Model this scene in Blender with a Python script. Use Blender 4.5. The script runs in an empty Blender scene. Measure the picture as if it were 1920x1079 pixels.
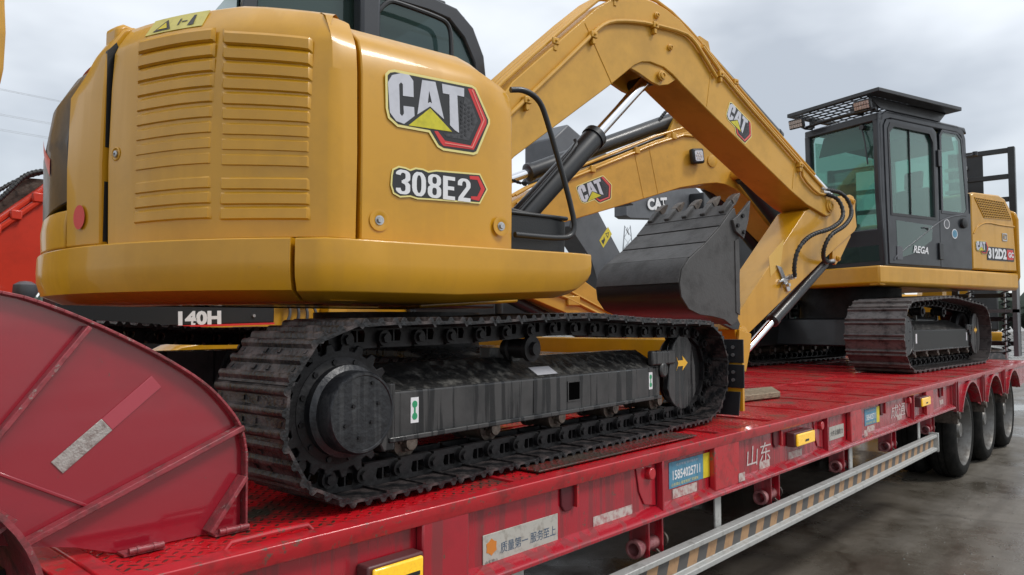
import bpy, bmesh, math, random
from math import radians as R, sin, cos, pi, atan2, sqrt
from mathutils import Matrix, Vector
random.seed(7)
sc = bpy.context.scene
COL = sc.collection

# ------------------------------------------------------------------ camera, sky, sun, exposure
cam = bpy.data.cameras.new('camera'); camo = bpy.data.objects.new('camera', cam); COL.objects.link(camo)
cam.sensor_width = 36; cam.lens = 26.0; cam.clip_start = .05; cam.clip_end = 3000
YAW, PIT = R(42.3), R(2.72)
camo.location = (0, 0, 1.6)
camo.rotation_euler = (R(90) + PIT, 0, YAW - R(90))
sc.camera = camo
sc.view_settings.view_transform = 'Standard'; sc.view_settings.look = 'None'
sc.view_settings.exposure = 0.46; sc.view_settings.gamma = 1; sc.view_settings.use_curve_mapping = False

world = bpy.data.worlds.new('World'); sc.world = world; world.use_nodes = True
wn = world.node_tree; wn.nodes.clear()
def N(t, kind, **k):
    n = t.nodes.new(kind)
    for a, b in k.items():
        if a.startswith('i_'): n.inputs[a[2:].replace('_', ' ')].default_value = b
        else: setattr(n, a, b)
    return n
def L(t, a, b): t.links.new(a, b)
SUN_EL, SUN_AZ = R(52), R(-62)
sky = N(wn, 'ShaderNodeTexSky', sky_type='NISHITA', sun_disc=False, sun_elevation=SUN_EL, sun_rotation=R(90) - SUN_AZ)
bg1 = N(wn, 'ShaderNodeBackground'); bg1.inputs[1].default_value = 0.02; L(wn, sky.outputs[0], bg1.inputs[0])
tc = N(wn, 'ShaderNodeTexCoord')
mp = N(wn, 'ShaderNodeMapping'); mp.inputs['Scale'].default_value = (1.0, 1.0, 2.2); mp.inputs['Rotation'].default_value = (0, 0, 0); mp.inputs['Location'].default_value = (2.5, 4.4, 0.0)
L(wn, tc.outputs['Generated'], mp.inputs[0])
nz = N(wn, 'ShaderNodeTexNoise'); nz.inputs['Scale'].default_value = 1.8; nz.inputs['Detail'].default_value = 5; nz.inputs['Roughness'].default_value = .48
L(wn, mp.outputs[0], nz.inputs['Vector'])
rp = N(wn, 'ShaderNodeValToRGB'); L(wn, nz.outputs['Fac'], rp.inputs[0])
rp.color_ramp.elements[0].position = .36; rp.color_ramp.elements[0].color = (.30, .32, .345, 1)
rp.color_ramp.elements[1].position = .66; rp.color_ramp.elements[1].color = (.66, .675, .685, 1)
e = rp.color_ramp.elements.new(.50); e.color = (.50, .52, .54, 1)
sx = N(wn, 'ShaderNodeSeparateXYZ'); L(wn, tc.outputs['Generated'], sx.inputs[0])
mr = N(wn, 'ShaderNodeMapRange'); mr.inputs['From Min'].default_value = 0.0; mr.inputs['From Max'].default_value = 1.0; mr.inputs['To Min'].default_value = 1.0; mr.inputs['To Max'].default_value = 1.55
L(wn, sx.outputs[2], mr.inputs[0])
bg2 = N(wn, 'ShaderNodeBackground'); L(wn, rp.outputs[0], bg2.inputs[0]); L(wn, mr.outputs[0], bg2.inputs[1])
ad = N(wn, 'ShaderNodeAddShader'); L(wn, bg1.outputs[0], ad.inputs[0]); L(wn, bg2.outputs[0], ad.inputs[1])
wo = N(wn, 'ShaderNodeOutputWorld'); L(wn, ad.outputs[0], wo.inputs[0])

sund = bpy.data.lights.new('sun', 'SUN'); sund.energy = 1.3; sund.angle = R(14); sund.color = (1, .97, .92)
suno = bpy.data.objects.new('sun', sund); COL.objects.link(suno)
sd = Vector((cos(SUN_EL) * cos(SUN_AZ), cos(SUN_EL) * sin(SUN_AZ), sin(SUN_EL)))
suno.rotation_euler = sd.to_track_quat('Z', 'Y').to_euler(); suno.location = (0, -5, 12)

# ------------------------------------------------------------------ materials
def mat(name, col, rough=.5, metal=0., coat=0., var=.0, vscale=4., col2=None, c2amt=.5, bump=0., bscale=60., rvar=0., stretch=(1, 1, 1), spec=.5, streak=None, emit=None, chips=None):
    """Principled paint / steel with noise driven colour, roughness and fine relief"""
    m = bpy.data.materials.new(name); m.use_nodes = True; t = m.node_tree; b = t.nodes['Principled BSDF']
    b.inputs['Roughness'].default_value = rough; b.inputs['Metallic'].default_value = metal
    b.inputs['Coat Weight'].default_value = coat; b.inputs['Coat Roughness'].default_value = .06
    b.inputs['Specular IOR Level'].default_value = spec
    b.inputs['Base Color'].default_value = (*col, 1)
    if emit: b.inputs['Emission Color'].default_value = (*emit[0], 1); b.inputs['Emission Strength'].default_value = emit[1]
    tcx = N(t, 'ShaderNodeTexCoord'); mpx = N(t, 'ShaderNodeMapping'); mpx.inputs['Scale'].default_value = stretch
    L(t, tcx.outputs['Object'], mpx.inputs[0])
    last = None
    if col2 or var:
        n = N(t, 'ShaderNodeTexNoise'); n.inputs['Scale'].default_value = vscale; n.inputs['Detail'].default_value = 8; n.inputs['Roughness'].default_value = .65
        L(t, mpx.outputs[0], n.inputs['Vector'])
        r = N(t, 'ShaderNodeValToRGB'); L(t, n.outputs['Fac'], r.inputs[0])
        c2 = col2 or tuple(c * (1 - var) for c in col)
        lo = .5 - .16 + (c2amt - .5) * .5; hi = lo + .2
        r.color_ramp.elements[0].position = max(0, lo); r.color_ramp.elements[0].color = (*c2, 1)
        r.color_ramp.elements[1].position = min(1, hi); r.color_ramp.elements[1].color = (*col, 1)
        last = r.outputs[0]
        if rvar:
            q = N(t, 'ShaderNodeMapRange'); q.inputs['From Min'].default_value = .3; q.inputs['From Max'].default_value = .7
            q.inputs['To Min'].default_value = min(1, rough + rvar); q.inputs['To Max'].default_value = rough
            L(t, n.outputs['Fac'], q.inputs[0]); L(t, q.outputs[0], b.inputs['Roughness'])
    if streak:   # rain streaks running down (world z is the object's z everywhere here)
        mp2 = N(t, 'ShaderNodeMapping'); mp2.inputs['Scale'].default_value = (streak[1], streak[1], streak[1] * .05)
        L(t, tcx.outputs['Object'], mp2.inputs[0])
        n2 = N(t, 'ShaderNodeTexNoise'); n2.inputs['Scale'].default_value = 1; n2.inputs['Detail'].default_value = 4; L(t, mp2.outputs[0], n2.inputs['Vector'])
        r2 = N(t, 'ShaderNodeValToRGB'); r2.color_ramp.elements[0].position = .5; r2.color_ramp.elements[0].color = (0, 0, 0, 1); r2.color_ramp.elements[1].position = .56; r2.color_ramp.elements[1].color = (1, 1, 1, 1)
        L(t, n2.outputs['Fac'], r2.inputs[0])
        mx = N(t, 'ShaderNodeMix', data_type='RGBA'); mx.inputs[7].default_value = (*streak[0], 1)
        ml = N(t, 'ShaderNodeMath', operation='MULTIPLY'); ml.inputs[1].default_value = streak[2]; L(t, r2.outputs[0], ml.inputs[0]); L(t, ml.outputs[0], mx.inputs[0])
        if last: L(t, last, mx.inputs[6])
        else: mx.inputs[6].default_value = (*col, 1)
        last = mx.outputs[2]
        if len(streak) > 3:
            mq = N(t, 'ShaderNodeMapRange'); mq.inputs['To Min'].default_value = rough; mq.inputs['To Max'].default_value = streak[3]
            L(t, r2.outputs[0], mq.inputs[0]); L(t, mq.outputs[0], b.inputs['Roughness'])
    if chips:    # small chips and specks: (colour, scale, coverage 0..1)
        n4 = N(t, 'ShaderNodeTexNoise'); n4.inputs['Scale'].default_value = chips[1]; n4.inputs['Detail'].default_value = 9; n4.inputs['Roughness'].default_value = .72; L(t, tcx.outputs['Object'], n4.inputs['Vector'])
        r4 = N(t, 'ShaderNodeValToRGB'); r4.color_ramp.elements[0].position = .70 - chips[2] * .2; r4.color_ramp.elements[0].color = (0, 0, 0, 1); r4.color_ramp.elements[1].position = .73 - chips[2] * .2; r4.color_ramp.elements[1].color = (1, 1, 1, 1); L(t, n4.outputs['Fac'], r4.inputs[0])
        m4 = N(t, 'ShaderNodeMix', data_type='RGBA'); L(t, r4.outputs[0], m4.inputs[0]); m4.inputs[7].default_value = (*chips[0], 1)
        if last: L(t, last, m4.inputs[6])
        else: m4.inputs[6].default_value = (*col, 1)
        last = m4.outputs[2]
    if last: L(t, last, b.inputs['Base Color'])
    if bump:
        n3 = N(t, 'ShaderNodeTexNoise'); n3.inputs['Scale'].default_value = bscale; n3.inputs['Detail'].default_value = 6
        L(t, mpx.outputs[0], n3.inputs['Vector'])
        bp = N(t, 'ShaderNodeBump'); bp.inputs['Strength'].default_value = bump; bp.inputs['Distance'].default_value = .01
        L(t, n3.outputs['Fac'], bp.inputs['Height']); L(t, bp.outputs[0], b.inputs['Normal'])
    return m

YEL = mat('yellow paint', (.58, .285, .006), .34, coat=.28, var=.13, vscale=3.5, bump=.035, bscale=6, rvar=.2, streak=((.46, .22, .012), 9, .20, .42), chips=((.30, .17, .05), 26, .12))
YEL2 = mat('yellow paint boom', (.60, .31, .024), .42, coat=.2, chips=((.26, .15, .05), 20, .14), var=.2, vscale=3, bump=.02, bscale=25, rvar=.15)
BLK = mat('black paint', (.012, .013, .015), .32, coat=.15, var=.3, vscale=5, rvar=.2)
CABK = mat('charcoal cab paint', (.020, .023, .029), .34, coat=.2, var=.2, vscale=4, rvar=.15)
PLA = mat('black plastic', (.012, .013, .014), .5, bump=.1, bscale=150)
MUD = mat('wet black track steel', (.008, .008, .009), .26, .1, col2=(.075, .058, .055), c2amt=.5, spec=.5, vscale=14, bump=.5, bscale=70, rvar=.3)
FRM = mat('wet track frame paint', (.055, .054, .053), .42, col2=(.030, .030, .030), vscale=6, spec=.4, streak=((.010, .010, .011), 26, .85, .14), bump=.08, bscale=30)
FRMT = mat('muddy steel top', (.012, .012, .012), .3, col2=(.10, .095, .085), c2amt=.45, vscale=22, bump=.5, bscale=40, rvar=.3)
SPR = mat('dark cast steel', (.010, .009, .010), .42, .2, spec=.4, col2=(.006, .006, .006), vscale=9, bump=.35, bscale=40, rvar=.2)
RUST = mat('worn roller steel', (.13, .105, .085), .5, .5, col2=(.035, .028, .024), vscale=16, bump=.4, bscale=50)
BKT = mat('bucket grey steel paint', (.070, .067, .065), .5, .1, col2=(.042, .040, .038), vscale=7, c2amt=.45, bump=.15, bscale=60, rvar=.15)
BKT2 = mat('bucket shell dark paint', (.016, .016, .018), .4, coat=.1, col2=(.018, .018, .02), vscale=6, bump=.08, bscale=60)
CHR = mat('chrome rod', (.75, .76, .78), .1, 1.)
STL = mat('zinc steel', (.5, .5, .5), .35, .9, var=.3, vscale=30)
GALV = mat('painted silver rail', (.46, .46, .44), .42, .35, col2=(.22, .21, .19), c2amt=.35, vscale=14, bump=.15, bscale=60, rvar=.2)
RED = mat('trailer red paint', (.38, .010, .022), .24, coat=.6, col2=(.28, .012, .02), c2amt=.4, vscale=3, bump=.06, bscale=10, rvar=.2, streak=((.10, .03, .028), 20, .45, .5), chips=((.13, .055, .035), 16, .35))
RED2 = mat('bright red edge paint', (.48, .010, .018), .25, coat=.5, chips=((.16, .07, .05), 30, .55), col2=(.24, .014, .016), c2amt=.42, vscale=12, bump=.08, bscale=40, rvar=.25)
REDP = mat('gooseneck panel paint', (.29, .010, .022), .13, coat=1., col2=(.22, .011, .02), c2amt=.4, vscale=2.5, bump=.04, bscale=5, rvar=.15, chips=((.12, .05, .04), 22, .22))
REDW = mat('worn red edge', (.30, .045, .055), .4, chips=((.30, .22, .20), 30, .5), col2=(.13, .04, .04), c2amt=.5, vscale=22, bump=.3, bscale=60)
ORR = mat('orange red machine paint', (.62, .035, .012), .4, coat=.4, var=.15)
RUB = mat('tyre rubber', (.015, .015, .014), .8, spec=.08, col2=(.03, .028, .026), c2amt=.5, vscale=9, bump=.2, bscale=80)
RIM = mat('wheel rim steel', (.17, .165, .155), .45, .5, col2=(.08, .07, .06), vscale=10, bump=.1)
HOSE = mat('hose rubber', (.016, .017, .018), .45, bump=.3, bscale=200)
WHT = mat('white print', (.75, .75, .76), .45); SIL = mat('silver print', (.56, .56, .60), .35, .2, var=.1, vscale=20)
BLU = mat('blue print', (.09, .26, .38), .45, var=.3, vscale=30); PBLK = mat('black print', (.018, .018, .02), .4)
PYEL = mat('yellow print', (.70, .55, .03), .45, var=.15, vscale=30); PTRI = mat('logo yellow print', (.62, .55, .02), .4, var=.25, vscale=18)
PRED = mat('red print', (.62, .03, .03), .35); PMESH = mat('grey mesh print', (.055, .055, .06), .5, var=.7, vscale=90)
CREAM = mat('pale yellow print', (.78, .68, .25), .45)
PGRN = mat('green print', (.03, .30, .13), .45); PLATE = mat('worn nameplate', (.50, .48, .43), .45, .2, col2=(.28, .25, .21), vscale=25, c2amt=.4)
TAPE = mat('worn reflective tape', (.42, .39, .36), .45, .3, col2=(.25, .2, .18), vscale=60, bump=.3, bscale=200)
STIK = mat('peeled sticker', (.52, .46, .42), .6, col2=(.30, .04, .05), c2amt=.5, vscale=28)
AMB = mat('amber lens', (.90, .52, .02), .25, coat=.6, var=.25, vscale=80, emit=((1, .55, .02), .25))
LENS = mat('lamp lens', (.45, .38, .34), .2, .5, col2=(.75, .72, .68), vscale=60, c2amt=.45)
ORG = mat('orange worn tape', (.42, .25, .13), .5, .1, col2=(.27, .15, .08), vscale=22, c2amt=.4)
TBK = mat('black worn tape', (.085, .08, .076), .5, col2=(.12, .10, .08), vscale=22, c2amt=.35)
WOOD = mat('weathered wood', (.26, .20, .13), .7, col2=(.10, .075, .05), vscale=18, stretch=(1, 8, 8), bump=.5, bscale=20)
INT = mat('cab interior dark', (.03, .03, .033), .7); SEAT = mat('seat fabric', (.045, .046, .05), .8, bump=.2)
GRYM = mat('grey machine paint', (.10, .105, .115), .45, var=.2)
ROOM = mat('pale cab trim', (.35, .42, .40), .6)

def glassmat(name, tint, refl=.5, dens=.35):
    m = bpy.data.materials.new(name); m.use_nodes = True; t = m.node_tree; t.nodes.clear()
    o = N(t, 'ShaderNodeOutputMaterial'); tr = N(t, 'ShaderNodeBsdfTransparent'); tr.inputs[0].default_value = (*tint, 1)
    gl = N(t, 'ShaderNodeBsdfGlossy'); gl.inputs['Roughness'].default_value = .03; gl.inputs[0].default_value = (.9, 1, .97, 1)
    di = N(t, 'ShaderNodeBsdfDiffuse'); di.inputs[0].default_value = (.20, .36, .33, 1)
    fr0 = N(t, 'ShaderNodeLayerWeight'); fr = N(t, 'ShaderNodeMath', operation='POWER'); L(t, fr0.outputs['Facing'], fr.inputs[0]); fr.inputs[1].default_value = 3.5
    a = N(t, 'ShaderNodeMixShader'); a.inputs[0].default_value = dens; L(t, tr.outputs[0], a.inputs[1]); L(t, di.outputs[0], a.inputs[2])
    ma = N(t, 'ShaderNodeMath', operation='ADD'); ma.inputs[1].default_value = refl * .1; L(t, fr.outputs[0], ma.inputs[0])
    b = N(t, 'ShaderNodeMixShader'); L(t, ma.outputs[0], b.inputs[0]); L(t, a.outputs[0], b.inputs[1]); L(t, gl.outputs[0], b.inputs[2])
    L(t, b.outputs[0], o.inputs[0]); return m
VOID = mat('unlit opening', (.002, .002, .002), .9, spec=0.)
GLS = glassmat('green tinted glass', (.60, .78, .72), .4, .08)
GLD = glassmat('dark tinted glass', (.10, .13, .14), .5, .12)

def deckmat(name, c1, c2, amt, scale=34.):
    """chequer plate: short raised bars in alternating directions, grime between them"""
    m = bpy.data.materials.new(name); m.use_nodes = True; t = m.node_tree; b = t.nodes['Principled BSDF']
    tcx = N(t, 'ShaderNodeTexCoord'); mpx = N(t, 'ShaderNodeMapping'); mpx.inputs['Scale'].default_value = (scale,) * 3; mpx.inputs['Rotation'].default_value = (0, 0, R(45))
    L(t, tcx.outputs['Object'], mpx.inputs[0]); s = N(t, 'ShaderNodeSeparateXYZ'); L(t, mpx.outputs[0], s.inputs[0])
    def M(op, a, b_=None, c=None):
        n = N(t, 'ShaderNodeMath', operation=op)
        for i, v in enumerate((a, b_, c)):
            if v is None: continue
            if isinstance(v, (int, float)): n.inputs[i].default_value = v
            else: L(t, v, n.inputs[i])
        return n.outputs[0]
    fx, fy = M('FLOOR', s.outputs[0]), M('FLOOR', s.outputs[1])
    a = M('SUBTRACT', M('SUBTRACT', s.outputs[0], fx), .5); c = M('SUBTRACT', M('SUBTRACT', s.outputs[1], fy), .5)
    par = M('ABSOLUTE', M('MODULO', M('ADD', fx, fy), 2.0))
    ka = M('MULTIPLY_ADD', par, 4.2, 2.2); kc = M('MULTIPLY_ADD', par, -4.2, 6.4)
    d = M('SQRT', M('ADD', M('POWER', M('ABSOLUTE', M('MULTIPLY', a, ka)), 2.0), M('POWER', M('ABSOLUTE', M('MULTIPLY', c, kc)), 2.0)))
    h = M('SMOOTH_MIN', M('MAXIMUM', M('SUBTRACT', 1.25, d), 0.0), .6, .2)
    n = N(t, 'ShaderNodeTexNoise'); n.inputs['Scale'].default_value = 3.2; n.inputs['Detail'].default_value = 9; n.inputs['Roughness'].default_value = .68
    L(t, tcx.outputs['Object'], n.inputs['Vector'])
    g = M('ADD', n.outputs['Fac'], M('MULTIPLY', h, .24))
    r = N(t, 'ShaderNodeValToRGB'); L(t, g, r.inputs[0])
    r.color_ramp.elements[0].position = amt; r.color_ramp.elements[0].color = (*c1, 1)
    r.color_ramp.elements[1].position = amt + .14; r.color_ramp.elements[1].color = (*c2, 1)
    L(t, r.outputs[0], b.inputs['Base Color'])
    q = N(t, 'ShaderNodeMapRange'); q.inputs['From Min'].default_value = .35; q.inputs['From Max'].default_value = .65; q.inputs['To Min'].default_value = .12; q.inputs['To Max'].default_value = .5
    L(t, n.outputs['Fac'], q.inputs[0]); L(t, q.outputs[0], b.inputs['Roughness'])
    bp = N(t, 'ShaderNodeBump'); bp.inputs['Strength'].default_value = .8; bp.inputs['Distance'].default_value = .005
    L(t, h, bp.inputs['Height']); L(t, bp.outputs[0], b.inputs['Normal'])
    return m
DECK = deckmat('red chequer plate', (.52, .008, .014), (.03, .026, .016), .53)
DECK2 = deckmat('worn chequer plate', (.44, .010, .016), (.095, .042, .022), .52)

def groundmat():
    """wet concrete yard: stained slabs, fine grit, hairline cracks, shallow puddles"""
    m = bpy.data.materials.new('wet concrete'); m.use_nodes = True; t = m.node_tree; b = t.nodes['Principled BSDF']
    tcx = N(t, 'ShaderNodeTexCoord')
    def noise(sc_, det=6, ro=.6, vec=None):
        n = N(t, 'ShaderNodeTexNoise'); n.inputs['Scale'].default_value = sc_; n.inputs['Detail'].default_value = det; n.inputs['Roughness'].default_value = ro; L(t, vec or tcx.outputs['Object'], n.inputs['Vector']); return n.outputs['Fac']
    def ramp(f, a, ca, b_, cb):
        r = N(t, 'ShaderNodeValToRGB'); L(t, f, r.inputs[0]); r.color_ramp.elements[0].position = a; r.color_ramp.elements[0].color = (*ca, 1); r.color_ramp.elements[1].position = b_; r.color_ramp.elements[1].color = (*cb, 1); return r.outputs[0]
    def mul(a, b_, f=1.):
        x = N(t, 'ShaderNodeMix', data_type='RGBA', blend_type='MULTIPLY'); x.inputs[0].default_value = f; L(t, a, x.inputs[6]); L(t, b_, x.inputs[7]); return x.outputs[2]
    big, mid, fine = noise(.45, 8, .6), noise(3.5, 8, .7), noise(70, 5, .7)
    c = ramp(big, .38, (.12, .105, .085), .62, (.24, .215, .18))
    c = mul(c, ramp(mid, .35, (.62, .60, .56), .62, (1, 1, 1))); c = mul(c, ramp(fine, .35, (.55, .55, .55), .65, (1.0, 1.0, 1.0)), .7)
    mp_ = N(t, 'ShaderNodeMapping'); mp_.inputs['Scale'].default_value = (.12, 2.4, 1); L(t, tcx.outputs['Object'], mp_.inputs[0])
    c = mul(c, ramp(noise(1.6, 4, .5, mp_.outputs[0]), .40, (.70, .69, .67), .55, (1, 1, 1)), .8)       # faint wheel tracks along the trailer
    vo = N(t, 'ShaderNodeTexVoronoi', feature='DISTANCE_TO_EDGE'); vo.inputs['Scale'].default_value = .33
    dv = N(t, 'ShaderNodeVectorMath', operation='ADD'); nn = N(t, 'ShaderNodeTexNoise'); nn.inputs['Scale'].default_value = 1.2; nn.inputs['Detail'].default_value = 6; L(t, tcx.outputs['Object'], nn.inputs['Vector']); L(t, tcx.outputs['Object'], dv.inputs[0]); L(t, nn.outputs['Color'], dv.inputs[1]); L(t, dv.outputs[0], vo.inputs['Vector'])
    c = mul(c, ramp(vo.outputs['Distance'], .004, (.45, .43, .40), .010, (1, 1, 1)), .45); L(t, c, b.inputs['Base Color'])
    q = N(t, 'ShaderNodeMapRange'); q.inputs['From Min'].default_value = .43; q.inputs['From Max'].default_value = .56; q.inputs['To Min'].default_value = .06; q.inputs['To Max'].default_value = .48
    L(t, big, q.inputs[0]); L(t, q.outputs[0], b.inputs['Roughness'])
    ml = N(t, 'ShaderNodeMath', operation='MULTIPLY'); L(t, fine, ml.inputs[0]); L(t, q.outputs[0], ml.inputs[1])
    bp = N(t, 'ShaderNodeBump'); bp.inputs['Strength'].default_value = .7; bp.inputs['Distance'].default_value = .012; L(t, ml.outputs[0], bp.inputs['Height']); L(t, bp.outputs[0], b.inputs['Normal'])
    return m
ASPH = groundmat()

# ------------------------------------------------------------------ mesh helpers
class MB:
    def __init__(s): s.v = []; s.f = []; s.m = []; s.mi = 0; s.T = None
    def add(s, vs, fs):
        o = len(s.v)
        for p in vs:
            p = Vector(p)
            if s.T is not None: p = s.T @ p
            s.v.append(tuple(p))
        for f in fs: s.f.append(tuple(o + i for i in f)); s.m.append(s.mi)
        return s
    def box(s, x0, x1, y0, y1, z0, z1):
        vs = [(x, y, z) for x in (x0, x1) for y in (y0, y1) for z in (z0, z1)]
        return s.add(vs, [(0, 1, 3, 2), (4, 6, 7, 5), (0, 4, 5, 1), (2, 3, 7, 6), (0, 2, 6, 4), (1, 5, 7, 3)])
    def prism(s, poly, a, b, plane='xz'):
        def P(p, h):
            return {'xz': (p[0], h, p[1]), 'xy': (p[0], p[1], h), 'yz': (h, p[0], p[1])}[plane]
        n = len(poly)
        return s.add([P(p, a) for p in poly] + [P(p, b) for p in poly],
                     [tuple(range(n)), tuple(range(2 * n - 1, n - 1, -1))] + [(i, (i + 1) % n, n + (i + 1) % n, n + i) for i in range(n)])
    def frame(s, outer, inner, a, b, plane='xz'):
        """ring between two loops of equal count"""
        n = len(outer)
        def P(p, h):
            return {'xz': (p[0], h, p[1]), 'xy': (p[0], p[1], h), 'yz': (h, p[0], p[1])}[plane]
        vs = [P(p, a) for p in outer] + [P(p, a) for p in inner] + [P(p, b) for p in outer] + [P(p, b) for p in inner]
        fs = []
        for i in range(n):
            j = (i + 1) % n
            fs += [(i, j, n + j, n + i), (2 * n + i, 3 * n + i, 3 * n + j, 2 * n + j), (i, 2 * n + i, 2 * n + j, j), (n + i, n + j, 3 * n + j, 3 * n + i)]
        return s.add(vs, fs)
    def ring(s, p0, p1, profile, n=24, caps=True):
        """lathe: profile [(radius, t along axis in metres)] closed if caps at r=0"""
        p0, p1 = Vector(p0), Vector(p1); d = (p1 - p0).normalized()
        u = d.orthogonal().normalized(); w = d.cross(u)
        vs = []; fs = []
        k = len(profile)
        for (r, t) in profile:
            for i in range(n):
                a = 2 * pi * i / n; vs.append(p0 + d * t + (u * cos(a) + w * sin(a)) * r)
        for j in range(k - 1):
            for i in range(n):
                fs.append((j * n + i, j * n + (i + 1) % n, (j + 1) * n + (i + 1) % n, (j + 1) * n + i))
        if caps: fs.append(tuple(range(n))[::-1]); fs.append(tuple((k - 1) * n + i for i in range(n)))
        return s.add(vs, fs)
    def cyl(s, p0, p1, r, r2=None, n=20):
        ln = (Vector(p1) - Vector(p0)).length
        return s.ring(p0, p1, [(r, 0), (r if r2 is None else r2, ln)], n)
    def tube(s, path, r, n=8, smooth=0):
        P = [Vector(p) for p in path]
        if smooth:
            for _ in range(smooth):
                Q = [P[0]]
                for a, b in zip(P[:-1], P[1:]): Q += [a * .75 + b * .25, a * .25 + b * .75]
                Q.append(P[-1]); P = Q
        vs = []; fs = []; prev = None
        for i, p in enumerate(P):
            d = (P[min(i + 1, len(P) - 1)] - P[max(i - 1, 0)]).normalized()
            if prev is None: u = d.orthogonal().normalized()
            else: u = (prev - d * prev.dot(d)).normalized()
            prev = u; w = d.cross(u)
            for k in range(n):
                a = 2 * pi * k / n; vs.append(p + (u * cos(a) + w * sin(a)) * r)
        for i in range(len(P) - 1):
            for k in range(n): fs.append((i * n + k, i * n + (k + 1) % n, (i + 1) * n + (k + 1) % n, (i + 1) * n + k))
        fs.append(tuple(range(n))[::-1]); fs.append(tuple((len(P) - 1) * n + k for k in range(n)))
        return s.add(vs, fs)
    def sweep(s, path, profs):
        """path: (x,y,nx,ny) list; profs: closed profile [(offset,z)] or list of them per path point"""
        if not isinstance(profs[0][0], (tuple, list)): profs = [profs] * len(path)
        k = len(profs[0]); vs = []; fs = []
        for (x, y, nx, ny), pr in zip(path, profs):
            for (o, z) in pr: vs.append((x + nx * o, y + ny * o, z))
        for i in range(len(path) - 1):
            for j in range(k): fs.append((i * k + j, i * k + (j + 1) % k, (i + 1) * k + (j + 1) % k, (i + 1) * k + j))
        fs.append(tuple(range(k))); fs.append(tuple((len(path) - 1) * k + j for j in range(k))[::-1])
        return s.add(vs, fs)
    def mesh(s, name, sharp=38):
        me = bpy.data.meshes.new(name); me.from_pydata(s.v, [], s.f)
        me.polygons.foreach_set('material_index', s.m)
        bm = bmesh.new(); bm.from_mesh(me); bmesh.ops.recalc_face_normals(bm, faces=bm.faces); bm.to_mesh(me); bm.free()
        me.polygons.foreach_set('use_smooth', [True] * len(me.polygons)); me.set_sharp_from_angle(angle=R(sharp)); me.update()
        return me
WM = {}
def place(o, parent, mw):
    o.parent = parent
    o.matrix_basis = (WM[parent.name].inverted() @ mw) if parent else mw
    WM[o.name] = mw.copy()
def obj(name, mb, m, parent=None, mw=None, bevel=0., sharp=38, **props):
    me = mb.mesh(name, sharp) if isinstance(mb, MB) else mb
    if isinstance(mb, MB):
        for x in (m if isinstance(m, (list, tuple)) else [m]): me.materials.append(x)
    o = bpy.data.objects.new(name, me); COL.objects.link(o)
    if mw is None: mw = WM[parent.name] if parent else Matrix.Identity(4)
    place(o, parent, mw)
    if bevel:
        b = o.modifiers.new('bevel', 'BEVEL'); b.width = bevel; b.segments = 2; b.limit_method = 'ANGLE'; b.angle_limit = R(40); b.harden_normals = False
    for k, v in props.items(): o[k] = v
    return o
def thing(name, label, cat, mw, group=None):
    o = bpy.data.objects.new(name, None); COL.objects.link(o); o.empty_display_size = .2; place(o, None, mw)
    o['label'] = label; o['category'] = cat
    if group: o['group'] = group
    return o
def tag(o, label, cat, group=None):
    o['label'] = label; o['category'] = cat
    if group: o['group'] = group
    return o
def TR(x, y, z, h=0): return Matrix.Translation((x, y, z)) @ Matrix.Rotation(R(h), 4, 'Z')
def face_mat(o, right, up):
    """frame with +x = right, +y = up, +z = out, as seen by whoever reads it"""
    r = Vector(right).normalized(); u = Vector(up).normalized(); n = r.cross(u).normalized()
    return Matrix(((r.x, u.x, n.x, o[0]), (r.y, u.y, n.y, o[1]), (r.z, u.z, n.z, o[2]), (0, 0, 0, 1)))
def text(name, body, h, m, parent, mw, bold=.0, width=None, kind=None, shear=0., depth=.0006, **props):
    cu = bpy.data.curves.new('txt', 'FONT'); cu.body = body; cu.size = 1; cu.offset = bold; cu.extrude = 0; cu.resolution_u = 3; cu.shear = shear
    to = bpy.data.objects.new('txt', cu); COL.objects.link(to)
    dg = bpy.context.evaluated_depsgraph_get(); me = bpy.data.meshes.new_from_object(to.evaluated_get(dg)); bpy.data.objects.remove(to); bpy.data.curves.remove(cu)
    if not me.vertices: return None
    xs = [v.co.x for v in me.vertices]; ys = [v.co.y for v in me.vertices]
    sy = h / max(1e-6, max(ys) - min(ys)); sxx = sy if width is None else width / max(1e-6, max(xs) - min(xs))
    x0, y0 = min(xs), min(ys)
    for v in me.vertices: v.co = ((v.co.x - x0) * sxx, (v.co.y - y0) * sy, depth)
    me.materials.clear(); me.materials.append(m); me.name = name
    return obj(name, me, m, parent, mw, **props)
def offset(poly, d):
    n = len(poly); A = sum(poly[i][0] * poly[(i + 1) % n][1] - poly[(i + 1) % n][0] * poly[i][1] for i in range(n)); sg = 1 if A > 0 else -1
    out = []
    for i in range(n):
        p0, p, p1 = Vector(poly[i - 1]), Vector(poly[i]), Vector(poly[(i + 1) % n])
        a = (p - p0).normalized(); b = (p1 - p).normalized()
        na, nb = Vector((a.y, -a.x)), Vector((b.y, -b.x)); k = (na + nb)
        if k.length < 1e-6: k = na
        k.normalize(); sc_ = d * sg / max(.5, k.dot(na)); out.append(tuple(p + k * sc_))
    return out

def hose(pts, r, par, M_, nm='hydraulic_hose'):
    mm = MB(); P_ = [Vector(p) for p in pts]
    for _ in range(3):
        Q = [P_[0]]
        for a, b in zip(P_[:-1], P_[1:]): Q += [a * .75 + b * .25, a * .25 + b * .75]
        Q.append(P_[-1]); P_ = Q
    mm.tube(P_, r, 10); o = obj(nm, mm, HOSE, par, M_)
    sp = MB(); acc = 0
    for a, b in zip(P_[:-1], P_[1:]):
        acc += (b - a).length
        if acc > .022: sp.cyl(a, a + (b - a).normalized() * .011, r * 1.22, n=10); acc = 0
    obj('spiral_guard', sp, HOSE, o, M_, kind='stuff'); return o

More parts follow.
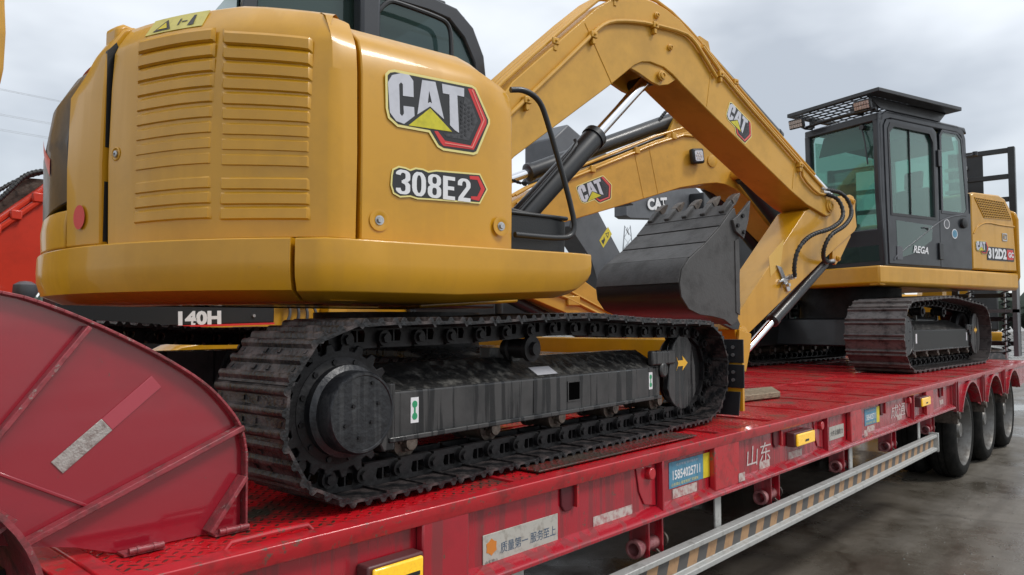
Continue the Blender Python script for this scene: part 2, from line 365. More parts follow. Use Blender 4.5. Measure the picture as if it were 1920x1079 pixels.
# ------------------------------------------------------------------ the three letter logo with its hexagon
LG = dict(
 outer=[(-.18, 1.74), (-.05, 1.89), (.16, 1.96), (3.31, 2.05), (3.49, 1.98), (4.11, .93), (4.11, .77), (3.56, -.4), (3.38, -.48), (2.1, -.5), (1.86, -.41), (1.51, .04), (.29, .04), (-.06, .27), (-.15, .59)],
 C=[(.38, 1.87), (.71, 1.88), (.87, 1.71), (.89, 1.15), (.48, 1.12), (.47, 1.51), (.40, 1.56), (.33, 1.48), (.37, .49), (.45, .42), (.52, .52), (.5, .78), (.91, .81), (.93, .51), (.53, .17), (.23, .22), (-.01, .47), (-.09, 1.47), (.06, 1.74)],
 A1=[(1.22, 1.81), (1.5, 1.83), (1.5, 1.5), (1.45, 1.05), (1.54, 1.1), (1.54, .95), (1.04, .58)],
 A2=[(1.5, 1.83), (1.75, 1.85), (2.11, .6), (1.54, .95), (1.54, 1.1), (1.62, 1.07), (1.5, 1.5)],
 T=[(2.02, 1.84), (2.95, 1.86), (2.95, 1.55), (2.66, 1.55), (2.74, .22), (2.57, .28), (2.36, .43), (2.33, 1.52), (2.06, 1.51)],
 tri=[(1.55, .89), (2.45, .21), (.7, .15)],
 red=[(3.12, 1.88), (3.37, 1.93), (3.94, .9), (3.94, .74), (3.38, -.29), (2.1, -.34), (1.98, -.24), (1.72, .12), (1.86, .14), (2.16, -.15), (3.25, -.16), (3.69, .75), (3.69, .83)],
 redl=[(3.28, 1.86), (3.80, .86), (3.30, -.20), (2.15, -.22), (2.14, -.25), (3.32, -.24), (3.85, .86), (3.31, 1.88)],
 mesh=[(2.97, 1.57), (3.21, 1.51), (3.56, .78), (3.16, .01), (2.22, 0.), (2.1, .1), (2.76, .18)])
def logo(parent, mw, s=.1, lift=.0008, simple=False):
    mb = MB()
    def lay(key, mi, k, poly=None):
        mb.mi = mi; mb.prism([(x * s, y * s) for x, y in (poly or LG[key])], 0, lift * (k + 1), 'xy')
    lay('outer', 0, 0); lay('', 1, 1, offset(LG['outer'], -.09)); lay('mesh', 5, 2); lay('red', 4, 2)
    for k in ('C', 'A1', 'A2', 'T'): lay(k, 2, 3)
    lay('tri', 3, 3)
    if not simple:
        mb.mi = 1
        for i in range(9):
            for j in range(5):
                cx, cy = 2.86 + j * .15, 1.35 - i * .155 - (j % 2) * .077
                if cx > 3.0 + .55 * (1 - abs(cy - .78) / .9) - .12: continue
                mb.prism([((cx + .055 * cos(a * pi / 3)) * s, (cy + .055 * sin(a * pi / 3)) * s) for a in range(6)], 0, lift * 4.2, 'xy')
        lay('redl', 6, 4)
    return obj('logo_decal', mb, [CREAM, PBLK, SIL, PTRI, PRED, PMESH, PRL], parent, mw)
PRL = mat('light red print', (.8, .25, .2), .35)

# ------------------------------------------------------------------ ground
g = MB(); g.add([(-400, -400, 0), (400, -400, 0), (400, 400, 0), (-400, 400, 0)], [(0, 1, 2, 3)])
obj('ground', g, ASPH, kind='structure')
gm = MB(); rg_ = random.Random(11)
for k in range(1500):
    x, y = rg_.uniform(2.5, 16), rg_.uniform(-3.5, 1.6); q = rg_.uniform(.003, .011); a = rg_.uniform(0, 6)
    pts = [(x + q * cos(a + t_ * 1.57) * rg_.uniform(.6, 1.2), y + q * sin(a + t_ * 1.57) * rg_.uniform(.6, 1.2), 0.0) for t_ in range(4)]
    gm.add(pts + [(x, y, q * .9)], [(0, 1, 4), (1, 2, 4), (2, 3, 4), (3, 0, 4)])
obj('grit', gm, mat('grit stone', (.16, .15, .13), .6, var=.5, vscale=30), kind='stuff')

# ------------------------------------------------------------------ low-bed trailer
I4 = Matrix.Identity(4)
trailer = thing('lowbed_trailer', 'long wet red low-bed trailer carrying two yellow excavators', 'trailer', TR(6, 3.16, 0))
YN, YF, ZD, X0, X1 = 1.66, 4.66, 1.05, .62, 13.0
core = MB()                                            # two main girders and cross members under the deck
for y in (2.35, 3.85): core.box(X0, X1, y - .07, y + .07, .62, 1.02)
x = 1.0
while x < X1: core.box(x - .04, x + .04, YN + .1, YF - .1, .82, 1.02); x += .63
obj('under_frame', core, RED, trailer, I4)
seams = [X0, 1.92, 3.44] + [4.07 + .63 * i for i in range(15)]
seams = [s for s in seams if s < X1] + [X1]
for a, b in zip(seams[:-1], seams[1:]):                # deck plates, three across
    for (y0, y1) in ((YN + .035, 2.66), (2.66, 3.66), (3.66, YF - .035)):
        m = MB(); dz = random.uniform(-.004, .002); m.box(a + .008, b - .008, y0 + .004, y1 - .004, ZD - .03 + dz, ZD + dz)
        obj('deck_plate', m, DECK if a < 3.4 else DECK2, trailer, I4, bevel=.006)
for sx_ in seams[1:-1]:                                # raised weld strips on the plate joints
    m = MB(); m.box(sx_ - .010, sx_ + .010, YN + .056, YF - .06, ZD - .006, ZD + .0045); obj('seam_strip', m, RED2, trailer, I4)
for yy in (2.66, 3.66):
    m = MB(); m.box(X0 + .02, X1 - .02, yy - .008, yy + .008, ZD - .006, ZD + .0025); obj('seam_strip', m, RED2, trailer, I4)
m = MB(); m.prism([(YN, ZD - .015), (YN, ZD + .006), (YN + .05, ZD + .010), (YN + .055, ZD + .004), (YN + .03, ZD - .03), (YN + .012, ZD - .045)], X0, X1, 'yz')
obj('edge_rail', m, RED2, trailer, I4, bevel=.003)
m = MB(); m.prism([(YF, ZD - .045), (YF, ZD + .006), (YF - .05, ZD + .01), (YF - .055, ZD - .03)], X0, X1, 'yz'); obj('edge_rail', m, RED2, trailer, I4)
m = MB(); m.box(X0 - .03, X0 + .012, YN + .0, YF, .83, ZD + .014); m.box(X0 - .09, X0 - .028, YN + .0, YF, ZD - .02, ZD + .008); obj('front_crossbar', m, RED2, trailer, I4, bevel=.004)
m = MB(); m.box(.2, 8.15, YN + .045, YN + .06, .80, 1.03); obj('side_web', m, RED, trailer, I4)
m = MB(); m.box(.2, 8.15, YF - .09, YF - .075, .80, 1.03); obj('side_web', m, RED, trailer, I4)
m = MB(); m.prism([(YN - .004, .776), (YN - .004, .790), (YN + .040, .818), (YN + .13, .818), (YN + .13, .776)], .2, 8.15, 'yz'); obj('bottom_flange', m, RED, trailer, I4, bevel=.003)
for a, b in ((1.45, 1.64), (3.27, 3.53), (5.2, 5.42), (7.15, 7.38)):      # stake pocket boxes
    m = MB(); m.box(a, b, YN + .012, YN + .044, .80, 1.02); obj('stake_pocket', m, RED2 if a > 3 else RED, trailer, I4, bevel=.006)
for i, a in enumerate((2.79, 4.76, 6.74)):                                  # web gussets with a bulge and a hole
    m = MB(); m.box(a, a + .014, YN + .01, YN + .044, .80, 1.03); m.prism([(a - .16, 1.0), (a - .02, 1.0), (a - .01, .82), (a - .10, .84), (a - .14, .90)], YN + .038, YN + .0435)
    obj('gusset', m, RED, trailer, I4, bevel=.004)
    m = MB(); m.cyl((a - .07, YN + .04, .965), (a - .07, YN + .015, .965), .026, n=16); obj('boss', m, RED2, trailer, I4, bevel=.004)
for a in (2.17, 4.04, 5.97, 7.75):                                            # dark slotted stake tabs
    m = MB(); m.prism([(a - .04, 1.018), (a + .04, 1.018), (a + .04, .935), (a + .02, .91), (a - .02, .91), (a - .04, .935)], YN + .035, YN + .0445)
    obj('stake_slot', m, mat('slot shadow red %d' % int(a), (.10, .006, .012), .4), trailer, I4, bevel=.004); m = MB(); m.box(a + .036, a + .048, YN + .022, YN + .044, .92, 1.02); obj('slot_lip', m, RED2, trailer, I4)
for a, b, zo in ((1.25, 1.425, -.035), (4.2, 4.46, 0), (6.88, 7.14, 0)):                      # amber side marker lamps
    m = MB(); m.box(a - .012, b + .012, YN - .008, YN + .044, .895 + zo, .975 + zo); h = obj('marker_lamp', m, mat('lamp housing dark red %d' % int(a), (.10, .03, .03), .45), trailer, I4, bevel=.006)
    m = MB(); m.box(a, b, YN - .022, YN - .0085, .90 + zo, .968 + zo); lm = obj('lens', m, AMB, h, I4, bevel=.006)
    m = MB(); m.T = face_mat((a, YN - .0225, .90 + zo), (1, 0, 0), (0, 0, 1)); m.prism([(.10, .018), (.16, .018), (.16, .03), (.11, .03)], 0, .001, 'xy'); obj('lens_print', m, PBLK, h, I4)
# printed plates on the web
def side_at(x, z, out=.0): return face_mat((x * 1.024, YN + .044 - out, 1.6 + (z - 1.6) * 1.024), (1, 0, 0), (0, 0, 1))
def quad(w, h, d=.001): m = MB(); m.prism([(0, 0), (w, 0), (w, h), (0, h)], 0, d, 'xy'); return m
np_ = obj('name_plate', quad(.385, .098, .003), PLATE, trailer, side_at(1.69, .832), bevel=.001)
text('print', '质量第一 服务至上', .036, mat('slate print', (.06, .10, .16), .5), np_, side_at(1.77, .855, .003), width=.29, kind='cjk', bold=.004)
text('print', '山东梁山', .014, PBLK, np_, side_at(1.70, .832, .003), kind='cjk')
m = MB(); m.T = side_at(1.728, .885, .003); m.prism([(.022 * cos(t) * (1 + .25 * (k % 2)), .022 * sin(t) * (1 + .25 * (k % 2))) for k, t in enumerate([2 * pi * j / 12 for j in range(12)])], 0, .0012, 'xy'); obj('emblem', m, mat('orange print', (.6, .2, .03), .5), np_, I4)
for (x, z, w) in ((3.0 - .72, .832, .27), (2.86, .838, .22), (4.12, .835, .2), (3.74, .834, .13), (5.5, .835, .17), (6.22, .85, .13), (7.20, .86, .14), (7.55, .86, .14), (3.43, .825, .07), (5.33, .83, .07)):
    o = obj('peeled_sticker', quad(w, .042, .001), STIK, trailer, side_at(x, z, .0 if x not in (3.43, 5.33) else .0335))
for (x, w) in ((2.83, .39), (5.45, .34)):
    ps = obj('phone_sticker', quad(w, .115, .0012), BLU, trailer, side_at(x, .885))
    m = MB(); m.prism([(.31 * w / .39, 0), (w, 0), (w, .115), (.29 * w / .39 + .02, .115)], 0, .0018, 'xy'); obj('yellow_corner', m, PYEL, ps, side_at(x, .885))
    text('print', '15854025711', .042, WHT, ps, side_at(x + .03, .918, .0013), width=.25 * w / .39, bold=.02)
    text('print', '山东梁山 挂车制造厂家直销', .014, CREAM, ps, side_at(x + .02, .892, .0013), width=.24 * w / .39, kind='cjk')
    text('print', '仓栏半挂 低平板系列', .012, SIL, ps, side_at(x + .06, .975, .0013), width=.2 * w / .39, kind='cjk')
text('painted_letters', '山东', .105, mat('white brushed paint', (.62, .52, .50), .6, var=.4, vscale=60), trailer, side_at(3.59, .868, .001), width=.30, kind='cjk', bold=.0, shear=.1)
text('painted_letters', '成通', .10, bpy.data.materials['white brushed paint'], trailer, side_at(6.06, .875, .001), width=.40, kind='cjk', shear=.1)
wp = obj('name_plate', quad(.27, .085, .002), PLATE, trailer, side_at(4.76, .865)); text('print', '大件运输助力', .036, PBLK, wp, side_at(4.775, .888, .0022), width=.235, kind='cjk', bold=.004)
m = MB(); m.cyl((4.68, YN + .0435, .885), (4.68, YN + .040, .885), .035, n=20); obj('round_sticker', m, SIL, trailer, I4)
m = MB(); m.T = side_at(1.26, .868, -.0); m.prism([(0, 0), (.06, 0), (.06, .02), (0, .02)], 0, .001, 'xy'); obj('peeled_sticker', m, STIK, trailer, I4)
# tie-down tubes hanging under the flange
for x in (2.80, 4.05, 5.22, 6.30, 7.5):
    for dx in (.055, -.055): m = MB(); m.box(x + dx - .005, x + dx + .005, YN + .05, YN + .15, .60, .782); br = obj('tie_bracket', m, RED, trailer, I4, bevel=.003)
    m = MB(); m.ring((x - .12, YN + .09, .645), (x + .12, YN + .09, .645), [(.024, .06), (.026, 0), (.040, .0), (.040, .03), (.028, .033), (.028, .19), (.0, .19)], 18, caps=False); obj('winch_tube', m, mat('pinkish worn tube %d' % int(x), (.36, .15, .15), .4, .2, col2=(.20, .04, .05), vscale=20), br, I4, bevel=.003)
    m = MB(); m.ring((x + .10, YN + .09, .645), (x + .13, YN + .09, .645), [(.018, 0), (.034, 0), (.034, .012), (.018, .012)], 14); obj('ratchet_ring', m, RUST, br, I4)
    m = MB(); m.cyl((x + .03, YN + .07, .62), (x + .05, YN + .03, .575), .006, n=8); obj('locking_pin', m, RUST, br, I4)
# side guard rail with slanted warning tape
m = MB(); gx0, gx1, gy = 1.2, 7.33, 1.66
m.prism([(gy - .02, .483), (gy + .03, .483), (gy + .03, .622), (gy - .02, .622), (gy - .02, .598), (gy + .008, .592), (gy + .008, .513), (gy - .02, .507)], gx0, gx1, 'yz')
rail = obj('side_guard_rail', m, GALV, trailer, I4, bevel=.003)
m = MB(); m.box(gx1 + .001, gx1 + .02, gy - .03, gy + .05, .47, .635); obj('end_cap', m, GALV, rail, I4, bevel=.004)
tb, to_ = MB(), MB(); x = gx0 + .02; k = 0; pw = .088
while x < gx1 - .12:
    (tb if k % 2 else to_).add([(x, gy + .006, .518), (x + pw, gy + .006, .518), (x + pw + .03, gy + .006, .588), (x + .03, gy + .006, .588)], [(0, 1, 2, 3)]); x += pw; k += 1
obj('warning_tape', tb, TBK, rail, I4); obj('warning_tape', to_, ORG, rail, I4)
for x in (1.9, 3.35, 5.27, 7.0):
    m = MB(); m.box(x - .03, x + .03, YN + .04, YN + .05, .59, .782); obj('rail_support', m, GALV, rail, I4, bevel=.002)
# wheel arches and wheels
WX = (8.9, 10.17, 11.44); arch = [(8.151, 1.03)]
pts = [(8.151, .80)]
for wx in WX:
    aa = [R(a) for a in range(150, 29, -8)]
    pts += [(wx + .53 * cos(a), .47 + .53 * sin(a)) for a in aa]
    pts += [(wx + .60, .70), (wx + .67, .70)] if wx != WX[-1] else [(wx + .6, .74)]
poly = [(8.151, 1.03), (8.151, .80)] + pts[1:] + [(X1, .80), (X1, 1.03)]
m = MB(); m.prism(poly, YN + .03, YN + .045); obj('wheel_arch_panel', m, RED, trailer, I4)
for wx in WX:
    m = MB(); aa = [R(a) for a in range(152, 27, -6)]
    for a, b in zip(aa[:-1], aa[1:]):
        q = [(wx + r * cos(t), .47 + r * sin(t)) for r, t in ((.515, a), (.535, a), (.535, b), (.515, b))]; m.prism(q, YN - .005, YN + .35)
    obj('wheel_arch', m, RED, trailer, I4)
for wx in (9.535, 10.805, 8.25):
    m = MB(); m.box(wx - .05, wx - .04, YN + .0, YN + .028, .74, 1.03); m.box(wx + .04, wx + .05, YN + .0, YN + .028, .74, 1.03)
    for z in (.80, .87, .94): m.cyl((wx, YN + .028, z), (wx, YN + .012, z), .018, n=12)
    obj('spring_hanger', m, RED, trailer, I4)
    m = MB(); m.cyl((wx, YN + .05, .70), (wx, YN - .02, .70), .035, n=14); m.box(wx - .03, wx + .03, YN, YN + .2, .62, .74); obj('suspension_bolt', m, RUST, trailer, I4, bevel=.004)
def make_wheel():
    prof = [(.36, .0), (.40, -.012), (.452, .005), (.475, .04), (.482, .06), (.482, .095), (.470, .097), (.470, .107), (.482, .109), (.482, .15), (.470, .152), (.470, .162), (.482, .164), (.482, .20), (.475, .225), (.452, .255), (.36, .26), (.355, .13), (.36, .0)]
    t = MB(); t.ring((0, 0, 0), (0, 1, 0), prof, 48, caps=False); return t.mesh('tyre', 50)
tyre_me = make_wheel(); tyre_me.materials.append(RUB)
rm = MB(); rm.ring((0, 0, 0), (0, 1, 0), [(.362, .03), (.362, .0), (.350, .0), (.335, .03), (.325, .12), (.29, .15), (.20, .165), (.14, .16), (.0, .16)], 40, caps=False)
rm.ring((0, 0, 0), (0, 1, 0), [(.0, .03), (.07, .03), (.085, .05), (.09, .17)], 24)
for k in range(10):
    a = 2 * pi * k / 10; rm.cyl((.15 * cos(a), .13, .15 * sin(a)), (.15 * cos(a), .165, .15 * sin(a)), .016, n=8)
rim_me = rm.mesh('rim'); rim_me.materials.append(RIM)
for wx in WX:
    for y, side in ((1.74, 1), (2.06, 1), (4.28, -1), (4.58, -1)):
        mw = TR(wx, y, .482, 0 if side > 0 else 180)
        t = bpy.data.objects.new('wheel', rim_me); COL.objects.link(t); place(t, trailer, mw)
        u = bpy.data.objects.new('tyre', tyre_me); COL.objects.link(u); place(u, t, mw)
    m = MB(); m.cyl((wx, 1.9, .482), (wx, 4.4, .482), .07, n=14); obj('axle', m, PLA, trailer, I4)
# loose-looking tread plates welded flush near the edge, hinges, grab bar
for (a, b) in ((2.08, 3.26), (1.0, 1.86)):
    m = MB()
    if a > 2: m.box(a, b, YN + .10, YN + .30, ZD + .003, ZD + .010)
    if a > 2: obj('tread_plate', m, deckmat('dark chequer plate', (.20, .012, .012), (.05, .035, .025), .40, 40), trailer, I4, bevel=.002)
m = MB(); m.tube([(.86, 1.715, ZD + .0), (.88, 1.715, ZD + .022), (1.0, 1.715, ZD + .024), (1.09, 1.715, ZD + .022), (1.11, 1.715, ZD + .0)], .007, 8); obj('grab_bar', m, RED2, trailer, I4)
# gooseneck side panel: curved plate with rim, ribs, gusset and reflective strip
GY = 1.90
def smooth2(P_):
    for _ in range(2):
        Q = [P_[0]]
        for a, b in zip(P_[:-1], P_[1:]): Q += [(a[0] * .75 + b[0] * .25, a[1] * .75 + b[1] * .25), (a[0] * .25 + b[0] * .75, a[1] * .25 + b[1] * .75)]
        Q.append(P_[-1]); P_ = Q
    return P_
cur = [(-.6, 1.70), (.1, 1.70), (.437, 1.666), (.54, 1.631), (.654, 1.579), (.779, 1.512), (.889, 1.439), (.955, 1.367), (.988, 1.315), (1.0, 1.25)]
cur = smooth2(cur)
poly = [(-.6, 1.12), (-.6, 1.70)] + cur[1:] + [(1.0, 1.052), (.69, 1.052), (.60, 1.085), (.497, 1.11), (.38, 1.14), (.2, 1.12)]
m = MB(); m.prism(poly, GY, GY + .008); panel = obj('gooseneck_panel', m, REDP, trailer, I4)
m = MB()
rimp = cur + [(1.002, 1.052)]
for (a, b) in zip(rimp[:-1], rimp[1:]):
    d = Vector((b[0] - a[0], b[1] - a[1])).normalized(); nrm = Vector((d.y, -d.x))
    q = [a, b, (b[0] - nrm.x * .007, b[1] - nrm.y * .007), (a[0] - nrm.x * .007, a[1] - nrm.y * .007)]
    m.prism(q, GY - .026, GY + .03)
obj('rim_flange', m, REDW, panel, I4, bevel=.0015)
def ribbar(p, q, w=.012, d=.03, name='rib', mt=REDW):
    a, b = Vector(p), Vector(q); n = (b - a).normalized(); n = Vector((-n.y, n.x)) * w / 2
    mm = MB(); mm.prism([tuple(a + n), tuple(b + n), tuple(b - n), tuple(a - n)], GY - d, GY - .0005); return obj(name, mm, mt, panel, I4, bevel=.002)
ribbar((.610, 1.590), (.395, 1.30)); ribbar((.992, 1.32), (.487, 1.118), .014, .034); ribbar((.995, 1.19), (.90, 1.062), .012, .045)
ribbar((.43, 1.285), (.64, 1.165), .008, .008, mt=REDP)
m = MB(); d = Vector((.779 - .557, 1.46 - 1.272)).normalized(); n = Vector((-d.y, d.x)) * .019
a = Vector((.557, 1.272)); b = Vector((.660, 1.359)); c = Vector((.772, 1.454))
for p, q, mt in ((b, c, 0), (a, b, 1)):
    m.mi = mt; m.prism([tuple(p + n), tuple(q + n), tuple(q - n), tuple(p - n)], GY - .003, GY - .0005)
obj('reflective_strip', m, [mat('dull red tape', (.40, .06, .08), .35), TAPE], panel, I4, bevel=.001)
for x in (.735, .955):
    m = MB(); m.tube([(x - .035, GY - .045, ZD + .012), (x + .045, GY - .045, ZD + .012)], .008, 10); m.box(x - .045, x + .05, GY - .045, GY - .002, ZD + .001, ZD + .006)
    m.tube([(x - .018, GY - .045, ZD + .012), (x - .012, GY - .045, ZD + .012)], .0095, 10); m.tube([(x + .02, GY - .045, ZD + .012), (x + .026, GY - .045, ZD + .012)], .0095, 10)
    obj('hinge', m, REDW, panel, I4)
# gooseneck underside, mudguard lip in the corner
m = MB(); m.prism([(.3, 1.10), (.45, 1.20), (.42, 1.19), (.28, 1.09)], GY - .14, GY + .4); 
aa = [R(a) for a in range(96, -30, -7)]
for a, b in zip(aa[:-1], aa[1:]):
    q = [(.17 + r * cos(t), 1.0 + r * sin(t)) for r, t in ((.322, a), (.334, a), (.334, b), (.322, b))]; m.prism(q, GY - .16, GY + .25)
obj('mudguard', m, REDW, trailer, I4)
m = MB(); m.box(-.6, X0 - .1, GY + .1, 4.3, .80, 1.04); m.box(-.6, X0 - .1, GY + .26, GY + .27, .5, 1.05); obj('gooseneck_frame', m, PLA, trailer, I4)
m = MB(); m.prism([(.62, .80), (.62, 1.02), (.50, 1.06), (.46, 1.06), (.46, .8)], GY - .13, GY - .122); obj('corner_plate', m, RED, trailer, I4)
for k in range(3):
    m = MB(); m.cyl((.50 + .04 * k, GY - .131, .99 - .01 * k), (.50 + .04 * k, GY - .138, .99 - .01 * k), .008, n=8); obj('bolt', m, REDW, trailer, I4)
# loading ramps folded upright at the back, with their lift springs
for y0 in (1.84, 3.72):
    m = MB(); xr = 13.35; w = .80
    m.box(xr, xr + .10, y0, y0 + .09, 1.10, 4.28); m.box(xr, xr + .10, y0 + w, y0 + w + .09, 1.10, 4.28)
    rp_ = obj('ramp', m, BLK, trailer, I4, bevel=.008)
    for z in (1.25, 1.62, 1.98, 2.5, 3.0, 3.45, 3.80, 4.20):
        m = MB(); m.box(xr + .01, xr + .09, y0 + .091, y0 + w - .001, z, z + .07); obj('cross_bar', m, BLK, rp_, I4, bevel=.004)
    m = MB(); m.box(xr + .03, xr + .05, y0 + .42, y0 + w - .002, 2.3, 4.19); obj('ramp_plate', m, BLK, rp_, I4)
    for z in (3.1, 3.28, 3.46, 3.64, 3.82, 4.0):
        m = MB(); m.box(xr - .03, xr + .0, y0 + .62, y0 + w + .13, z, z + .05); obj('grip_bar', m, STL, rp_, I4)
    for yy in (y0 + .16, y0 + .62):
        m = MB(); m.tube([(xr - .12 + .05 * cos(t * .5), yy + .05 * sin(t * .5), 1.12 + t * .0065) for t in range(0, 190)], .012, 5); obj('lift_spring', m, PLA, rp_, I4)
        m = MB(); m.cyl((xr - .12, yy, 1.06), (xr - .12, yy, 2.45), .02, n=8); obj('spring_rod', m, STL, rp_, I4)
    m = MB(); m.box(xr - .2, xr, y0, y0 + .06, 1.1, 2.4); m.box(xr - .2, xr, y0, y0 + w, 2.36, 2.42); m.box(xr - .2, xr, y0, y0 + w, 1.75, 1.80); obj('spring_frame', m, GRYM, rp_, I4)
m = MB(); m.box(13.0, 13.34, YN, YF, .80, 1.04); obj('tail_beam', m, RED2, trailer, I4, bevel=.01)

# ------------------------------------------------------------------ crawler tracks
def shoe_mesh(p, yin, yout, nm, bars=3, gh=.018):
    pr = [(-.52 * p, 0), (-.50 * p, -.004), (.44 * p, 0), (.50 * p, -.012), (.55 * p, -.010), (.52 * p, .006)]
    tops = []
    for k in range(bars):
        c = (.38 - .76 * k / (bars - 1)) * p
        tops += [(c + .10 * p, .008), (c + .055 * p, .008 + gh * .8), (c + .02 * p, .008 + gh), (c - .02 * p, .008 + gh), (c - .055 * p, .008 + gh * .8), (c - .10 * p, .008)]
    pr = pr + tops + [(-.54 * p, .008)]
    m = MB(); m.prism([(a, b) for a, b in pr], yin, yout, 'xz')
    yc = (yin + yout) / 2
    for dx in (-.2, .2):
        for dy in (-.035, .035): m.box(dx * p - .007, dx * p + .007, yc + dy - .007, yc + dy + .007, .008, .0125)
    for dx in (-.2, .2):
        for sgn in (-1, 1):
            y = yc + sgn * (yout - yin) * .44; m.box(dx * p - .006, dx * p + .006, y - .005, y + .005, .007, .0105)
    return m.mesh(nm, 30)
def link_mesh(p, yc, s=1.):
    m = MB()
    for sg in (-1, 1):
        y = yc + sg * .055 * s; h = .075 * s
        o = [(-.50 * p, -.002), (.50 * p, -.002), (.56 * p, -.03 * s), (.50 * p, -h), (-.40 * p, -h), (-.50 * p, -.03 * s)]
        i = [(-.16 * p, -.018 * s), (.16 * p, -.018 * s), (.2 * p, -.03 * s), (.16 * p, -.055 * s), (-.16 * p, -.055 * s), (-.2 * p, -.03 * s)]
        m.frame(o, i, y - .012 * s, y + .012 * s)
        m.box(-.02 * p, .02 * p, y - .01 * s, y + .01 * s, -.056 * s, -.017 * s)
        m.cyl((-.36 * p, y + sg * .010, -.045 * s), (-.36 * p, y + sg * .032 * s, -.045 * s), .026 * s, n=12)
        m.cyl((-.36 * p, y + sg * .03 * s, -.045 * s), (-.36 * p, y + sg * .044 * s, -.045 * s), .016 * s, n=6)
    m.cyl((.5 * p, yc - .06 * s, -.045 * s), (.5 * p, yc + .06 * s, -.045 * s), .018 * s, n=10)
    return m.mesh('track_link', 30)
def track_path(x0, x1, zc, r, sag=.012, hump=None):
    P = [(x1 + (x0 - x1) * i / 24, zc - r) for i in range(25)]
    P += [(x0 - r * sin(pi * i / 24), zc - r * cos(pi * i / 24)) for i in range(1, 25)]
    for i in range(1, 25):
        u = i / 24; z = zc + r - sag * sin(pi * u * 2) ** 2 + (hump or 0) * sin(pi * u)
        P.append((x0 + (x1 - x0) * u, z))
    P += [(x1 + r * sin(pi * i / 24), zc + r * cos(pi * i / 24)) for i in range(1, 24)]
    return P
def resample(P, n):
    P = P + [P[0]]; ds = [0]
    for a, b in zip(P[:-1], P[1:]): ds.append(ds[-1] + math.dist(a, b))
    T = ds[-1]; out = []; j = 0
    for i in range(n):
        s = T * i / n
        while ds[j + 1] < s: j += 1
        u = (s - ds[j]) / (ds[j + 1] - ds[j]); out.append((P[j][0] + (P[j + 1][0] - P[j][0]) * u, P[j][1] + (P[j + 1][1] - P[j][1]) * u))
    return out, T / n
def make_track(root, mw, x0, x1, zc, r, yin, yout, n, s=1., hump=.02, mirror=1, matl=MUD, gh=.014):
    """y signs: yin/yout positive values, mirror = which side"""
    P, pitch = resample(track_path(x0, x1, zc, r, hump=hump), n)
    key = 'shoe%s' % round(s, 2)
    ya, yb = sorted((yin * mirror, yout * mirror)); yc = (ya + yb) / 2
    sm = shoe_mesh(pitch, ya, yb, 'track_shoe', 3 if s < 1.2 else 2, gh=gh); sm.materials.append(matl)
    lm = link_mesh(pitch, yc, s); lm.materials.append(SPR)
    ch = MB()                                                # continuous bushing chain = body of the track
    for i in range(n):
        a, b = P[i], P[(i + 1) % n]; t = Vector((b[0] - a[0], b[1] - a[1])).normalized(); c = (a[0] + t.y * .045 * s, a[1] - t.x * .045 * s)
        # inward side
        ch.cyl((c[0], yc - .05 * s, c[1]), (c[0], yc + .05 * s, c[1]), .020 * s, n=8)
    tr = obj('crawler_track', ch, SPR, root, mw); tr['kind'] = 'stuff'
    for i in range(n):
        a, b = Vector(P[i]), Vector(P[(i + 1) % n]); mid = (a + b) / 2; t = (b - a).normalized()
        lmx = Matrix(((t.x, 0, -t.y, mid.x), (0, 1, 0, 0), (t.y, 0, t.x, mid.y), (0, 0, 0, 1)))
        for me, nm in ((sm, 'track_shoe'), (lm, 'track_link')):
            o = bpy.data.objects.new(nm, me); COL.objects.link(o); j = Matrix.Translation((0, 0, random.uniform(-.0015, .0015))) if nm == 'track_shoe' else I4
            place(o, tr, mw @ lmx @ j)
    return tr, yc, pitch
def gear(x, z, r, rr, teeth, y0, y1):
    pl = []
    for k in range(teeth):
        for f, q in ((-.32, rr), (-.16, r), (.16, r), (.32, rr)):
            a = 2 * pi * (k + f) / teeth; pl.append((x + q * cos(a), z + q * sin(a)))
    m = MB(); m.prism(pl, y0, y1); return m

